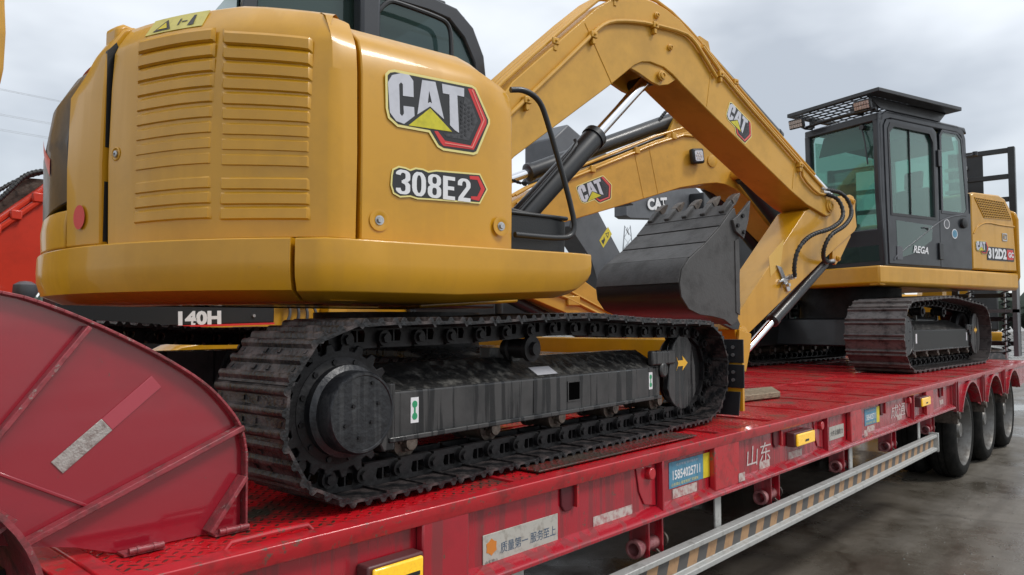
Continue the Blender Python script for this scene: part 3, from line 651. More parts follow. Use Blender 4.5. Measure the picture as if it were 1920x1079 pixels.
def undercarriage(root, mw, P, mirror):
    """side frame, sprocket, idler, rollers and the track of one side; y grows outward by mirror"""
    s = P['s']; x0, x1, zc, r = P['x0'], P['x1'], P['zc'], P['r']; sg = mirror
    tr, yc, pitch = make_track(root, mw, x0, x1, zc, r, P['yin'], P['yout'], P['n'], s, P['hump'], sg, P.get('mat', MUD), P.get('gh', .014))
    sr = r - .055 * s
    sp = obj('drive_sprocket', gear(x0, zc, sr, sr - .045 * s, 21, yc - .02, yc + .02), SPR, root, mw, bevel=.004)
    gd_ = gear(x0, zc, sr * 1.02, sr * .9, 21, yc + sg * .075 * s, yc + sg * .088 * s); obj('toothed_disc', gd_, SPR, sp, mw, bevel=.003)
    y0 = yc + sg * .06 * s; fo = P['face']
    m = MB(); m.ring((x0, y0 + sg * .02, zc), (x0, y0 + sg * 1, zc), [(.0, 0), (sr * .80, 0), (sr * .80, .010), (sr * .70, .014), (sr * .60, .03), (.0, .03)], 40)
    for k in range(12):
        a = 2 * pi * k / 12 + .2; m.cyl((x0 + sr * .74 * cos(a), y0 + sg * .03, zc + sr * .74 * sin(a)), (x0 + sr * .74 * cos(a), y0 + sg * .038, zc + sr * .74 * sin(a)), .009, n=6)
    obj('sprocket_flange', m, SPR, sp, mw)
    hub = P['hub']; hy = (fo - abs(y0))
    m = MB(); m.ring((x0, y0 + sg * .04, zc), (x0, y0 + sg * 1, zc), [(.0, 0), (hub * 1.13, 0), (hub * 1.13, hy * .25), (hub, hy * .35), (hub, hy - .01), (hub - .006, hy), (hub - .012, hy), (hub - .014, hy - .003), (0, hy - .003)], 48)
    h = obj('final_drive_hub', m, mat('drive hub steel %d' % (sg + 5), (.022, .023, .026), .36, .3, col2=(.010, .010, .012), vscale=9, c2amt=.4, bump=.3, bscale=50, streak=((.10, .10, .10), 30, .25)), sp, mw)
    for k, (a, rr) in enumerate(((.4, .5), (1.2, .75), (2.6, .35), (3.6, .6), (4.5, .6), (5.5, .35))):
        m = MB(); cx, cz = x0 + hub * rr * cos(a), zc + hub * rr * sin(a); m.cyl((cx, y0 + sg * (.04 + hy - .004), cz), (cx, y0 + sg * (.04 + hy + .002), cz), .006, n=6); obj('plug', m, SPR, h, mw)
    # idler
    m = MB(); m.ring((x1, yc - sg * .045 * s, zc), (x1, yc + sg, zc), [(.0, 0), (sr * .9, 0), (sr * .98, .02 * s), (sr * .98, .07 * s), (sr * .9, .09 * s), (.0, .09 * s)], 40); idl = obj('front_idler', m, SPR, root, mw)
    # side frame: boxed beam with sloping shoulders
    fy = sg * P['fy']; fi = sg * P['fi']; a, b = x0 + P['fa'], x1 - P['fb']; z0, z1, z2 = P['fz']
    fm = MB(); prof = [(fi, z0 + .02), (fi, z2), (fi + (fy - fi) * .45, z2), (fy, z1), (fy, z0), (fy - sg * .03, z0 - .012)]
    fm.prism([(p[0], p[1]) for p in prof], a, b, 'yz')
    fr = obj('track_frame', fm, P.get('fmat', FRM), root, mw, bevel=.008)
    m = MB(); q0, q1 = Vector((fi + (fy - fi) * .45, z2)), Vector((fy, z1)); up = Vector((.0, .0025))
    m.prism([tuple(q0 + up), tuple(q1 + up), tuple(q1), tuple(q0)], a + .01, b - .01, 'yz'); obj('sloped_top', m, FRMT, fr, mw)
    m = MB(); m.box(a, b, min(fy, fy + sg * .012), max(fy, fy + sg * .012), z0 - .004, z0 + .014); obj('bottom_strip', m, FRM, fr, mw, bevel=.004)
    m = MB(); m.prism([(a - .10, z1 - .06), (a - .07, z1 + .03), (a + .03, z1 + .03), (a + .03, z0 - .03), (a - .02, z0 - .03)], fy - sg * .06, fy + sg * .006); obj('end_plate', m, FRM, fr, mw, bevel=.006)
    m = MB(); m.box(a - .16, a - .0, min(fi, fy - sg * .06), max(fi, fy - sg * .06), z0 + .02, z2 - .01); obj('motor_housing', m, BLK, fr, mw, bevel=.01)
    sx = a + (b - a) * P.get('slot', .68)
    if P.get('slot'):
        hw, hh, zz = .042, .038, (z0 + z1) / 2 + .01
        o = [(sx + hw * cos(t) * 1.25 if 0 else sx + max(-hw, min(hw, hw * 1.5 * cos(t))), zz + max(-hh, min(hh, hh * 1.5 * sin(t)))) for t in [2 * pi * k / 16 for k in range(16)]]
        m = MB(); m.prism(o, fy, fy + sg * .0015); obj('slot', m, VOID, fr, mw)
        m = MB(); oo = [(sx + (p[0] - sx) * 1.15, zz + (p[1] - zz) * 1.15) for p in o]; m.frame(oo, o, fy + sg * .0, fy + sg * .004); obj('slot_rim', m, FRM, fr, mw)
        m = MB(); m.T = None; m.prism([(q0.x * .45 + q1.x * .55, q0.y * .45 + q1.y * .55 + .004), (q0.x * .1 + q1.x * .9, q0.y * .1 + q1.y * .9 + .004), (q0.x * .1 + q1.x * .9, q0.y * .1 + q1.y * .9 + .001), (q0.x * .45 + q1.x * .55, q0.y * .45 + q1.y * .55 + .001)], sx - .24, sx - .10, 'yz'); obj('serial_plate', m, SIL, fr, mw)
        m = MB(); m.box(sx - .285, sx - .28, min(fy, fy + sg * .002), max(fy, fy + sg * .002), z0 + .02, z1 - .01); obj('weld_seam', m, FRM, fr, mw)
    # idler guard plate with flat bottom radius
    m = MB(); ro = P['ig']; X1_ = x1; x1 = x1 + P.get('igx', 0); gp = [(x1 + ro * .75 * cos(t), zc + ro * sin(t)) for t in [R(k) for k in range(40, 141, 12)]] + [(x1 - ro * .75, zc + .02)] + [(x1 + ro * .95 * cos(t), zc + ro * 1.02 * sin(t)) for t in [R(k) for k in range(205, 336, 12)]] + [(x1 + ro * .75, zc + .02)]
    m.prism(gp, fy - sg * .03, fy + sg * .004); ig = obj('idler_guard', m, FRM, fr, mw, bevel=.004)
    m = MB(); m.box(b - .10, x1 - ro * .5, min(fy - sg * .02, fy + sg * .014), max(fy - sg * .02, fy + sg * .014), zc + .045, zc + .12); m.cyl((b + .02, fy, zc + .02), (b + .02, fy + sg * .02, zc + .02), .04, n=16); obj('guard_bracket', m, FRM, fr, mw, bevel=.01)
    # yellow arrow
    fm_ = face_mat((x1 - .075 * s if sg < 0 else x1 + .06, fy + sg * .0045, zc + .045), (1, 0, 0) if sg < 0 else (-1, 0, 0), (0, 0, 1))
    m = MB(); k_ = .011 * s; fl = 1 if P['arrow'] > 0 else -1
    ar = [(0, 3.4), (1.6, 1.4), (7, 1.4), (6.2, 3.6), (12, 0), (6.2, -3.6), (7, -1.4), (1.6, -1.4), (0, -3.4), (2, 0)]
    m.prism([((x if fl > 0 else 12 - x) * k_, y * k_) for x, y in ar], 0, .001, 'xy'); obj('arrow_decal', m, mat('arrow yellow %d' % (sg + 3), (.80, .45, .04), .5), ig, mw @ fm_)
    x1 = X1_
    # tie-down stickers with hook sign
    for xx, mt in ((a + .10, 0), (b - .12, 1)):
        dm = face_mat((xx, fy + sg * .0012, (z0 + z1) / 2 - .03), (1, 0, 0) if sg < 0 else (-1, 0, 0), (0, 0, 1))
        st = obj('tie_down_sticker', quad(.036 * s, .085 * s, .001), WHT, fr, mw @ dm)
        if P.get('hook', 1):
            m = MB(); m.mi = 0; m.ring((.018, .062, .001), (.018, .062, 2), [(.005, 0), (.012, 0), (.012, .0008), (.005, .0008)], 14); m.prism([(.014, .05), (.022, .05), (.022, .03), (.014, .03)], 0, .0016, 'xy'); m.ring((.018, .022, .001), (.018, .022, 2), [(.005, 0), (.012, 0), (.012, .0008), (.005, .0008)], 14)
            obj('hook_sign', m, PGRN, st, mw @ dm)
    # rollers
    nr = P['rollers']
    for k in range(nr):
        x = a + .10 + (b - a - .12) * k / (nr - 1) if nr > 1 else a
        rr_ = P['rr']; z = zc - r + .075 * s + rr_
        m = MB(); m.ring((x, yc - sg * .165 * s, z), (x, yc + sg, z), [(.0, 0), (rr_ * .55, .0), (rr_ * .55, .045), (rr_ * 1.15, .05), (rr_ * 1.15, .07), (rr_, .075), (rr_, .185), (rr_ * 1.15, .19), (rr_ * 1.15, .21), (rr_ * .6, .215), (rr_ * .55, .245), (.0, .245)], 24)
        ro_ = obj('track_roller', m, RUST, fr, mw)
        m = MB(); m.box(x - .035, x + .035, min(yc + sg * .03, fy - sg * .01), max(yc + sg * .03, fy - sg * .01), z - .005, z0 + .02); m.box(x - .02, x + .02, min(yc + sg * .05, fy), max(yc + sg * .05, fy), z - .03, z + .0); obj('roller_bracket', m, RUST, fr, mw, bevel=.004)
    for x in P['carriers']:
        z = zc + r - .075 * s - .045 * s + P['hump'] * .8
        m = MB(); m.ring((x, yc - sg * .06 * s, z), (x, yc + sg, z), [(.0, 0), (.036 * s, .0), (.036 * s, .02), (.052 * s, .022), (.052 * s, .04), (.04 * s, .045), (.04 * s, .12), (.052 * s, .125), (.052 * s, .145), (.028 * s, .147), (.025 * s, .165), (.0, .165)], 22); obj('carrier_roller', m, SPR, fr, mw)
        m = MB(); m.box(x - .025, x + .025, min(fi, yc), max(fi, yc), z2 - .01, z - .0); obj('carrier_bracket', m, FRM, fr, mw)
    return fr

# ================================================================== yellow short-radius excavator (near)
R8 = TR(2.42, 3.0, 1.05, -10); ex8 = thing('excavator', 'nearest yellow compact excavator with 308E2 on its louvred rear hood and a curled grey bucket', 'excavator', R8)
T8 = TR(2.40, 3.02, 1.054, 2.9)
P8 = dict(s=1., x0=-1.14, x1=1.25, zc=.282, r=.255, yin=.80, yout=1.16, n=42, hump=.03, hub=.122, face=1.135, fy=1.05, fi=.80, fa=.20, fb=.35, fz=(.160, .32, .40), slot=.575, ig=.20, igx=-.10, arrow=1, rollers=5, rr=.045, carriers=[-.19])
undercarriage(ex8, T8, P8, -1); P8['hump'] = -.035; undercarriage(ex8, T8, P8, 1)
m = MB(); m.prism([(-.55, .18), (-.45, .40), (.45, .40), (.55, .18)], -.82, .82, 'xz'); m.prism([(-.8, .2), (-.8, .36), (-.5, .43), (.5, .43), (.8, .36), (.8, .2)], -.35, .35, 'yz'); obj('centre_frame', m, FRM, ex8, T8, bevel=.01)
m = MB(); m.prism([(1.64, .03), (1.62, .30), (1.64, .445), (1.70, .445), (1.68, .30), (1.72, .03)], -1.04, 1.18); m.box(1.2, 1.64, -.5, -.38, .12, .24); m.box(1.2, 1.64, .38, .5, .12, .24); bld = obj('dozer_blade', m, YEL, ex8, T8, bevel=.008); m = MB(); m.box(1.576, 1.60, -1.215, -1.03, .04, .44); obj('blade_end_bracket', m, YEL, bld, T8)
for z0_, z1_, dy_, tl in ((.315, .45, 0, 0), (.172, .305, -.003, .004), (.018, .150, .02, .03)):
    m = MB(); m.prism([(1.565 - tl, z0_), (1.565, z1_), (1.575, z1_), (1.575 - tl, z0_)], -1.225 + dy_, -1.02 + dy_); pl_ = obj('flap_plate', m, BLK, bld, T8, bevel=.002)
    for zz in (z0_ + .045, z0_ + .09):
        if tl < .02: m = MB(); m.cyl((1.566, -1.165, zz), (1.556, -1.165, zz), .010, n=10); obj('flap_bolt', m, STL, pl_, T8)
m = MB(); m.cyl((0, 0, .42), (0, 0, .60), .42, n=40); m.ring((0, 0, .5), (0, 0, 2), [(0, 0), (.46, 0), (.46, .05), (0, .05)], 40); obj('slew_ring', m, SPR, ex8, R8)

def arc(a0, a1, r=1.5, n=None):
    n = n or max(4, int(abs(a1 - a0) / 3)); return [(r * cos(R(a0 + (a1 - a0) * i / n)), r * sin(R(a0 + (a1 - a0) * i / n)), cos(R(a0 + (a1 - a0) * i / n)), sin(R(a0 + (a1 - a0) * i / n))) for i in range(n + 1)]
SY = -1.2
def strt(xa, xb, n=4, y=SY): return [(xa + (xb - xa) * i / n, y, 0, -1) for i in range(n + 1)]
rT = lambda a: 1.5 + .055 * (lambda u: u * u * (3 - 2 * u))(max(0., min(1., (-152 - a) / 24)))
def arcT(a0, a1, n=None): return [(x / 1.5 * rT(math.degrees(atan2(y, x)) - (360 if atan2(y, x) > 0 else 0)), y / 1.5 * rT(math.degrees(atan2(y, x)) - (360 if atan2(y, x) > 0 else 0)), nx, ny) for x, y, nx, ny in arc(a0, a1, 1.5, n)]
AJ = -126.87                                            # arc meets the straight side
# dark inner hull that shows through the panel gaps
m = MB(); m.sweep(strt(-.22, -.9) + arc(AJ - .5, -233.13 + .0) + [(x, 1.2, 0, 1) for x in (-.9, .6)], [(-.045, .64), (-.045, 1.36), (-.14, 1.47), (-.42, 1.50), (-.42, .64)]); obj('inner_hull', m, PLA, ex8, R8)
HP = lambda zt=1.47, k=0.: [(0, .818), (.006, 1.1), (0, 1.36), (-.008 - k, zt - .03), (-.022 - k, zt + .004), (-.065 - k, zt + .075), (-.10 - k, zt + .095), (-.42, zt + .125), (-.42, zt + .105), (-.12 - k, zt + .07), (-.04, 1.40), (-.03, 1.1), (-.03, .818)]
# right hood panel
def rp(x):
    t = 0 if x < -.34 else (x + .34) / .17
    dz = -.02 * max(0, t); r_ = max(0, t) ** 2 * .03
    return [(0 - r_, .815), (.004 - r_, 1.1), (0 - r_, 1.36 + dz), (-.012 - r_, 1.43 + dz), (-.03 - r_, 1.48 + dz * 2), (-.11 - r_, 1.545 + dz * 3), (-.42, 1.60 + dz * 3), (-.42, 1.58 + dz * 3), (-.11 - r_, 1.52 + dz * 3), (-.05 - r_, 1.43 + dz), (-.04 - r_, 1.1), (-.04 - r_, .815)]
xs = [-.80, -.7, -.5, -.36, -.30, -.25, -.21, -.18, -.155]
m = MB(); m.sweep([(x, SY, 0, -1) for x in xs], [rp(x) for x in xs]); side_pan = obj('side_hood_panel', m, YEL, ex8, R8, bevel=.006, sharp=50)
m = MB(); m.box(-.17, -.15, -1.155, -.75, .82, 1.40); obj('panel_return', m, YEL, side_pan, R8)
door_path = strt(-.815, -.90, 2) + arc(AJ - .6, -160.2, 1.5)
m = MB(); m.sweep(door_path, [HP(1.465 + .055 * max(0, min(1, (math.degrees(-atan2(p[1], p[0])) - 124) / 16))) for p in door_path]); door = obj('louvred_door', m, YEL, ex8, R8, bevel=.006, sharp=50)
RS = R8
for c0, c1 in ((-154.6, -142.0), (-141.0, -129.3)):
    pth = arc(c0, c0 + .45, 1.5, 2) + arc(c0 + 1.6, c1 - 1.6, 1.5, 6) + arc(c1 - .45, c1, 1.5, 2)
    for i, z in enumerate([1.456 - .0505 * k for k in range(9)] + [.974, .925, .876]):
        m = MB(); k = len(pth) - 1
        pf = []
        for j in range(len(pth)):
            e = (0., .45, 1.)[min(2, j, k - j)]
            if j == 0: z0_ = z
            if c1 > -135: z = z0_ - .048 * max(0, (z0_ - .88) / .57) * (j / k) - .006 * j / k
            else: z = z0_ + .006 * (1 - abs(j / k - .6)) * 1.
            pf.append([(-.002, z + .0455), (.0005, z + .0455), (.0005 + .0075 * e, z + .036), (.0005 + .0085 * e, z + .006), (.0005, z + .0005), (-.002, z + .0005)])
        z = z0_; m.sweep(pth, pf); obj('louvre', m, YEL, door, R8, sharp=25)
la = R(-158.4); lc = (1.505 * cos(la), 1.505 * sin(la), 1.128)
m = MB(); m.ring(lc, (lc[0] * 2, lc[1] * 2, lc[2]), [(.0, 0), (.022, 0), (.024, .002), (.020, .004), (.013, -.002), (0, -.002)], 22); obj('lock_recess', m, YEL, door, R8)
m = MB(); m.ring(lc, (lc[0] * 2, lc[1] * 2, lc[2]), [(0, 0), (.0115, 0), (.0115, .006), (.008, .0075), (0, .0075)], 18); lk = obj('lock', m, STL, door, R8)
m = MB(); m.ring(lc, (lc[0] * 2, lc[1] * 2, lc[2]), [(0, .006), (.004, .006), (.004, .0085), (0, .0085)], 8); obj('keyhole', m, PBLK, lk, R8)
for x, z in ((-.733, .885), (-.235, .905)):
    m = MB(); m.ring((x, SY - .002, z), (x, SY - 2, z), [(0, 0), (.034, 0), (.036, .003), (.022, .004), (.016, .001), (0, .001)], 24); obj('bolt_dimple', m, YEL, side_pan, R8)
    m = MB(); m.ring((x, SY - .003, z), (x, SY - 2, z), [(0, 0), (.016, 0), (.016, .003), (.0, .003)], 20); m.cyl((x, SY - .006, z), (x, SY - .014, z), .010, n=6); obj('bolt', m, STL, side_pan, R8)
# rear pillar + counterweight side
K = [0, .0, .02, .05, .07]
m = MB(); pp = arcT(-160.9, -168.6, 9); pr = []
for j, p_ in enumerate(pp):
    k = .05 * (j / 9) ** 1.5; pr.append(HP(1.52 - .02 * j / 9, k))
m.sweep(pp, pr); pil = obj('rear_pillar', m, YEL, ex8, R8, bevel=.006, sharp=50)
m = MB(); m.sweep(arc(-160.85, -161.35, 1.508, 2), [(0, 1.16), (0, 1.50), (-.03, 1.54), (-.05, 1.50), (-.05, 1.16)]); obj('black_seal', m, PLA, ex8, R8)
m = MB(); m.sweep(arc(-160.85, -161.3, 1.508, 2), [(0, .83), (0, 1.04), (-.03, 1.04), (-.03, .83)]); obj('black_seal', m, PLA, ex8, R8)
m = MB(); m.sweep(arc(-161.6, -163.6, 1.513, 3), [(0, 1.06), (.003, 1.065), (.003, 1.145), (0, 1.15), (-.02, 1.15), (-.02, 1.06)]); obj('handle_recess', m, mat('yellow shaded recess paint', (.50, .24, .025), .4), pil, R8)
m = MB(); m.sweep(arc(-161.6, -164.8, 1.47, 3), [(0, 1.52), (.0, 1.605), (-.03, 1.625), (-.10, 1.62), (-.14, 1.54)]); obj('hood_lug', m, YEL, pil, R8, bevel=.012)
# red round sticker
a0 = -164.9; mb_ = MB(); n_ = 24; vs = [((rT(a0) + .009) * cos(R(a0)), (rT(a0) + .009) * sin(R(a0)), .92)]
for k in range(n_):
    t = 2 * pi * k / n_; a = R(a0) + .033 * cos(t) / 1.5 * 1.; rr2 = rT(math.degrees(a)) + .0095; vs.append((rr2 * cos(a), rr2 * sin(a), .92 + .043 * sin(t)))
mb_.add(vs, [(0, 1 + k, 1 + (k + 1) % n_) for k in range(n_)]); obj('red_dot_sticker', mb_, PRED, pil, R8)
# dark glossy grille panel round the back with a printed hexagon
m = MB(); pp = arcT(-168.9, -205, 14)
def gp_(j):
    k = .05 + .05 * (j / 14); zb = .985 - .04 * min(1, j / 4)
    return [(-.004, zb), (-.0, 1.2), (-.012 - k * .2, 1.38), (-.03 - k * .8, 1.48), (-.12 - k, 1.535), (-.20 - k, 1.55), (-.20, 1.50), (-.08, 1.2), (-.06, zb)]
m.sweep(pp, [gp_(j) for j in range(len(pp))]); gr = obj('rear_grille_panel', m, BLK, ex8, R8, bevel=.004, sharp=50)
m = MB(); m.sweep(arcT(-175.5, -186, 8), [[(.0005, 1.10 + .022 * j), (.0015, 1.105 + .022 * j), (.0015, 1.16 + .016 * j), (.0005, 1.165 + .016 * j)] for j in range(9)]); obj('grille_print', m, PRED, gr, R8)
m = MB(); m.sweep(arcT(-168.9, -233, 18), [(0, .818), (.004, .90), (-.004, .955), (-.03, .963), (-.06, .963), (-.06, .818)]); obj('rear_lower_panel', m, YEL, ex8, R8, bevel=.006, sharp=50)
m = MB(); m.sweep(arc(-205.4, -233, 1.5, 8), [(0, .97), (0, 1.36), (-.10, 1.54), (-.42, 1.58), (-.42, 1.5), (-.05, 1.3), (-.05, .97)]); obj('far_rear_panel', m, YEL, ex8, R8, bevel=.006)
for k in range(5):
    m = MB(); m.sweep(arc(-171 - 1.5 * k, -171.8 - 1.5 * k, 1.36, 2), [(0, 1.56), (0.05, 1.565), (.05, 1.585), (-.12, 1.61), (-.12, 1.56)]); obj('vent_fin', m, BLK, ex8, R8)
m = MB(); m.sweep(arc(-166.5, -179, 1.40, 6), [(.035, 1.53), (.04, 1.535), (.0, 1.565), (-.05, 1.575), (-.05, 1.55)]); obj('rear_lip', m, PRED, ex8, R8)
# hood top and warning sticker
m = MB(); m.prism([(-.2, -.85)] + [(1.12 * cos(R(a)), 1.12 * sin(R(a))) for a in range(-130, -234, -8)] + [(-.2, .0)], 1.57, 1.625, 'xy'); obj('hood_top', m, YEL, ex8, R8, bevel=.01)
wl = MB(); wl.sweep(arc(-144.8, -154.6, 1.5, 6), [(-.0225, 1.530), (-.0625, 1.598), (-.0645, 1.597), (-.0245, 1.529)]); ws = obj('warning_sticker', wl, mat('faded yellow sticker', (.60, .52, .14), .45, var=.2, vscale=20), door, R8)
def slope_pt(a, t, d=.0015): a -= .7; o = -.0225 - .040 * t; z = 1.530 + .068 * t; r_ = 1.5 + o; return (r_ * cos(R(a)) + d * cos(R(a)), r_ * sin(R(a)) + d * sin(R(a)), z + d * .5)
m = MB()
def sl(pts): m.add([slope_pt(*p) for p in pts], [tuple(range(len(pts)))])
sl([(-152.6, .12), (-150.9, .82), (-149.4, .12)]); obj('warning_print', m, PBLK, ws, R8)
m = MB()
for q in ([(-148.5, .3), (-148.5, .7), (-148.2, .7), (-148.2, .3)], [(-148.0, .45), (-147.9, .52), (-147.0, .52), (-147.0, .45)], [(-146.6, .15), (-146.3, .8), (-145.9, .8), (-145.6, .15)]): m.add([slope_pt(*p) for p in q], [tuple(range(4))])
obj('warning_print', m, PBLK, ws, R8)
m = MB(); m.add([slope_pt(*p, .0025) for p in ((-151.9, .22), (-150.9, .62), (-150.1, .22))], [(0, 1, 2)]); obj('warning_print', m, PYEL, ws, R8)
# lower skirt: rounded counterweight + side skirt with upswept tip
SK = [(-.02, .814), (.064, .810), (.068, .806), (.070, .74), (.068, .70), (.052, .650), (-.02, .62), (-.30, .615), (-.55, .63), (-.55, .66), (-.30, .65), (-.05, .67), (-.02, .7)]
m = MB(); cp_ = arc(-130.8, -233, 1.5); m.sweep(cp_, [[(o_, z_ + (.09 * max(0, (k_ - 17) / (len(cp_) - 18)) if z_ < .75 else 0)) for o_, z_ in SK] for k_ in range(len(cp_))]); cw = obj('counterweight', m, YEL, ex8, R8, sharp=42, bevel=.005)
def ssk(t):   # t 0 at seam .. 1 at tip
    zb = .62 + (.0 if t < .5 else .035 * ((t - .5) / .5)) + (0 if t < .93 else .05 * (t - .93) / .07); zt = .806 + .012 * t; w = .0 if t < .9 else -.02 * ((t - .9) / .1) ** 2
    return [(-.02, zt + .004), (.064 + w, zt + .003), (.068 + w, zt - .001), (.070 + w, zb + (zt - zb) * .62), (.066 + w, zb + (zt - zb) * .36), (.048 + w, zb + (zt - zb) * .14), (-.02, zb), (-.30, zb - .012 * (1 - t)), (-.6, zb + .03), (-.6, zb + .06), (-.3, zb + .03), (-.05, zb + .04), (-.02, zb + .06)]
pth = arc(-130.3, AJ, 1.5, 3) + [(x, SY, 0, -1) for x in [-.8 + .98 * i / 14 for i in range(15)]]
m = MB(); m.sweep(pth, [ssk(i / (len(pth) - 1)) for i in range(len(pth))]); obj('side_skirt', m, YEL, ex8, R8, sharp=42, bevel=.005)
m = MB(); m.box(-.9, .5, -.75, 1.15, .70, .74); m.box(.3, .95, .25, 1.15, .70, .74); obj('deck_frame', m, BLK, ex8, R8, bevel=.01)
m = MB(); m.sweep([(x, 1.2, 0, 1) for x in (-.9, 0, 1.0)], [(-.02, .812), (.05, .8), (.06, .74), (.03, .71), (-.2, .71), (-.2, .73), (-.02, .73)]); obj('side_skirt', m, YEL, ex8, R8)
# black tool tray with bent handrail behind the hood
m = MB(); m.prism([(-.145, .82), (-.145, 1.0), (.16, .965), (.155, .83)], -1.12, -1.10); m.prism([(-.145, .82), (-.145, 1.0), (.16, .965), (.155, .83)], -.80, -.78); m.box(.14, .16, -1.1, -.8, .83, .965); m.box(-.145, .15, -1.1, -.8, .82, .835); m.box(-.148, .17, -1.128, -1.10, .968, .985); tray = obj('side_tray', m, PLA, ex8, R8, bevel=.008)
m = MB(); m.tube([(-.15, -1.15, 1.445), (-.09, -1.16, 1.455), (-.02, -1.165, 1.43), (.02, -1.165, 1.36), (.17, -1.165, .97), (.16, -1.165, .905), (.10, -1.165, .885), (-.14, -1.165, .885)], .0115, 10, smooth=2); obj('handrail', m, BLK, ex8, R8)
# logo and model number
logo(side_pan, R8 @ face_mat((-.70, SY - .0065, 1.2), (1, 0, 0), (0, 0, 1)))
nf = R8 @ face_mat((-.70, SY - .0065, 1.2), (1, 0, 0), (0, 0, 1))
no = [(.10, -1.62), (.14, -1.42), (.35, -1.30), (.6, -1.31), (.79, -1.36), (1.0, -1.27), (1.28, -1.27), (1.5, -1.33), (1.8, -1.25), (3.66, -1.15), (3.98, -1.66), (3.66, -2.19), (1.64, -2.26), (1.08, -2.29), (.8, -2.24), (.41, -2.30), (.17, -2.2), (.08, -1.95)]
m = MB(); S_ = lambda pl: [(x * .1, y * .1) for x, y in pl]
m.mi = 0; m.prism(S_(offset(no, .03)), 0, .0008, 'xy'); m.mi = 1; m.prism(S_(offset(no, -.03)), 0, .0016, 'xy'); m.mi = 2; m.prism(S_([(3.2, -1.26), (3.6, -1.23), (3.88, -1.66), (3.62, -2.12), (3.27, -2.09), (3.27, -1.99), (3.54, -1.97), (3.70, -1.67), (3.54, -1.37), (3.22, -1.38)]), 0, .0024, 'xy')
md = obj('model_number_decal', m, [CREAM, PBLK, PRED], side_pan, nf)
# heavy condensed digits
def block_digits(chars, m, x, y, w, h, gap, lift=.003):
    def el(cx, cy, rx, ry, n=20, a0=0, a1=2 * pi): return [(cx + rx * max(-1, min(1, 1.12 * cos(a0 + (a1 - a0) * i / n))), cy + ry * max(-1, min(1, 1.06 * sin(a0 + (a1 - a0) * i / n)))) for i in range(n)]
    for c in chars:
        t = w * .33; cx = x + w / 2
        if c == '0': m.frame(el(cx, y + h / 2, w / 2, h / 2), el(cx, y + h / 2, w / 2 - t, h / 2 - t * .62), 0, lift, 'xy')
        elif c == '8':
            m.frame(el(cx, y + h * .275, w / 2, h * .275), el(cx, y + h * .275, w / 2 - t, h * .275 - t * .55), 0, lift, 'xy'); m.frame(el(cx, y + h * .745, w / 2 * .96, h * .255), el(cx, y + h * .745, w / 2 - t, h * .255 - t * .5), 0, lift * 1.01, 'xy')
        elif c == '3':
            for (zz, hh, a0, a1) in ((y + h * .275, h * .275, -pi * .95, pi * .5), (y + h * .745, h * .255, -pi * .5, pi * .95)):
                n = 18; o = el(cx, zz, w / 2, hh, n, a0, a1 + (a1 - a0) / n); i = el(cx, zz, w / 2 - t, hh - t * .55, n, a0, a1 + (a1 - a0) / n)
                for k in range(n - 1): m.prism([o[k], o[k + 1], i[k + 1], i[k]], 0, lift, 'xy')
            m.prism([(cx - w * .1, y + h * .45), (cx + w * .2, y + h * .45), (cx + w * .2, y + h * .57), (cx - w * .1, y + h * .57)], 0, lift * 1.02, 'xy')
        elif c == 'E':
            m.prism([(x, y), (x + w * .92, y), (x + w * .92, y + h * .16), (x + t * 1.1, y + h * .16), (x + t * 1.1, y + h * .42), (x + w * .85, y + h * .42), (x + w * .85, y + h * .58), (x + t * 1.1, y + h * .58), (x + t * 1.1, y + h * .84), (x + w * .92, y + h * .84), (x + w * .92, y + h), (x, y + h)], 0, lift, 'xy')
        elif c == '2':
            n = 14; a0, a1 = pi * 1.0, -pi * .12; zz, hh = y + h * .68, h * .32
            o = el(cx, zz, w / 2, hh, n, a0, a1); i = el(cx, zz, w / 2 - t, hh - t * .55, n, a0, a1)
            for k in range(n - 1): m.prism([o[k], o[k + 1], i[k + 1], i[k]], 0, lift, 'xy')
            m.prism([o[-1], i[-1], (x + t * .2, y + h * .17), (x, y), (x + w, y), (x + w, y + h * .17), (x + t * 1.3, y + h * .17)], 0, lift * 1.01, 'xy')
        elif c == '1': m.prism([(x + w * .3, y), (x + w * .3 + t * 1.1, y), (x + w * .3 + t * 1.1, y + h), (x + w * .3 + t * .3, y + h), (x, y + h * .82), (x, y + h * .68), (x + w * .3, y + h * .76)], 0, lift, 'xy')
        elif c == 'D':
            m.frame([(x, y), (x + w * .5, y), (x + w, y + h * .2), (x + w, y + h * .8), (x + w * .5, y + h), (x, y + h)], [(x + t, y + t * .6), (x + w * .5, y + t * .6), (x + w - t, y + h * .25), (x + w - t, y + h * .75), (x + w * .5, y + h - t * .6), (x + t, y + h - t * .6)], 0, lift, 'xy')
        x += (w * .8 if c == '1' else w) + gap
m = MB(); block_digits('308E2', m, .024, -.221, .054, .082, .0075); obj('model_number', m, WHT, md, nf)
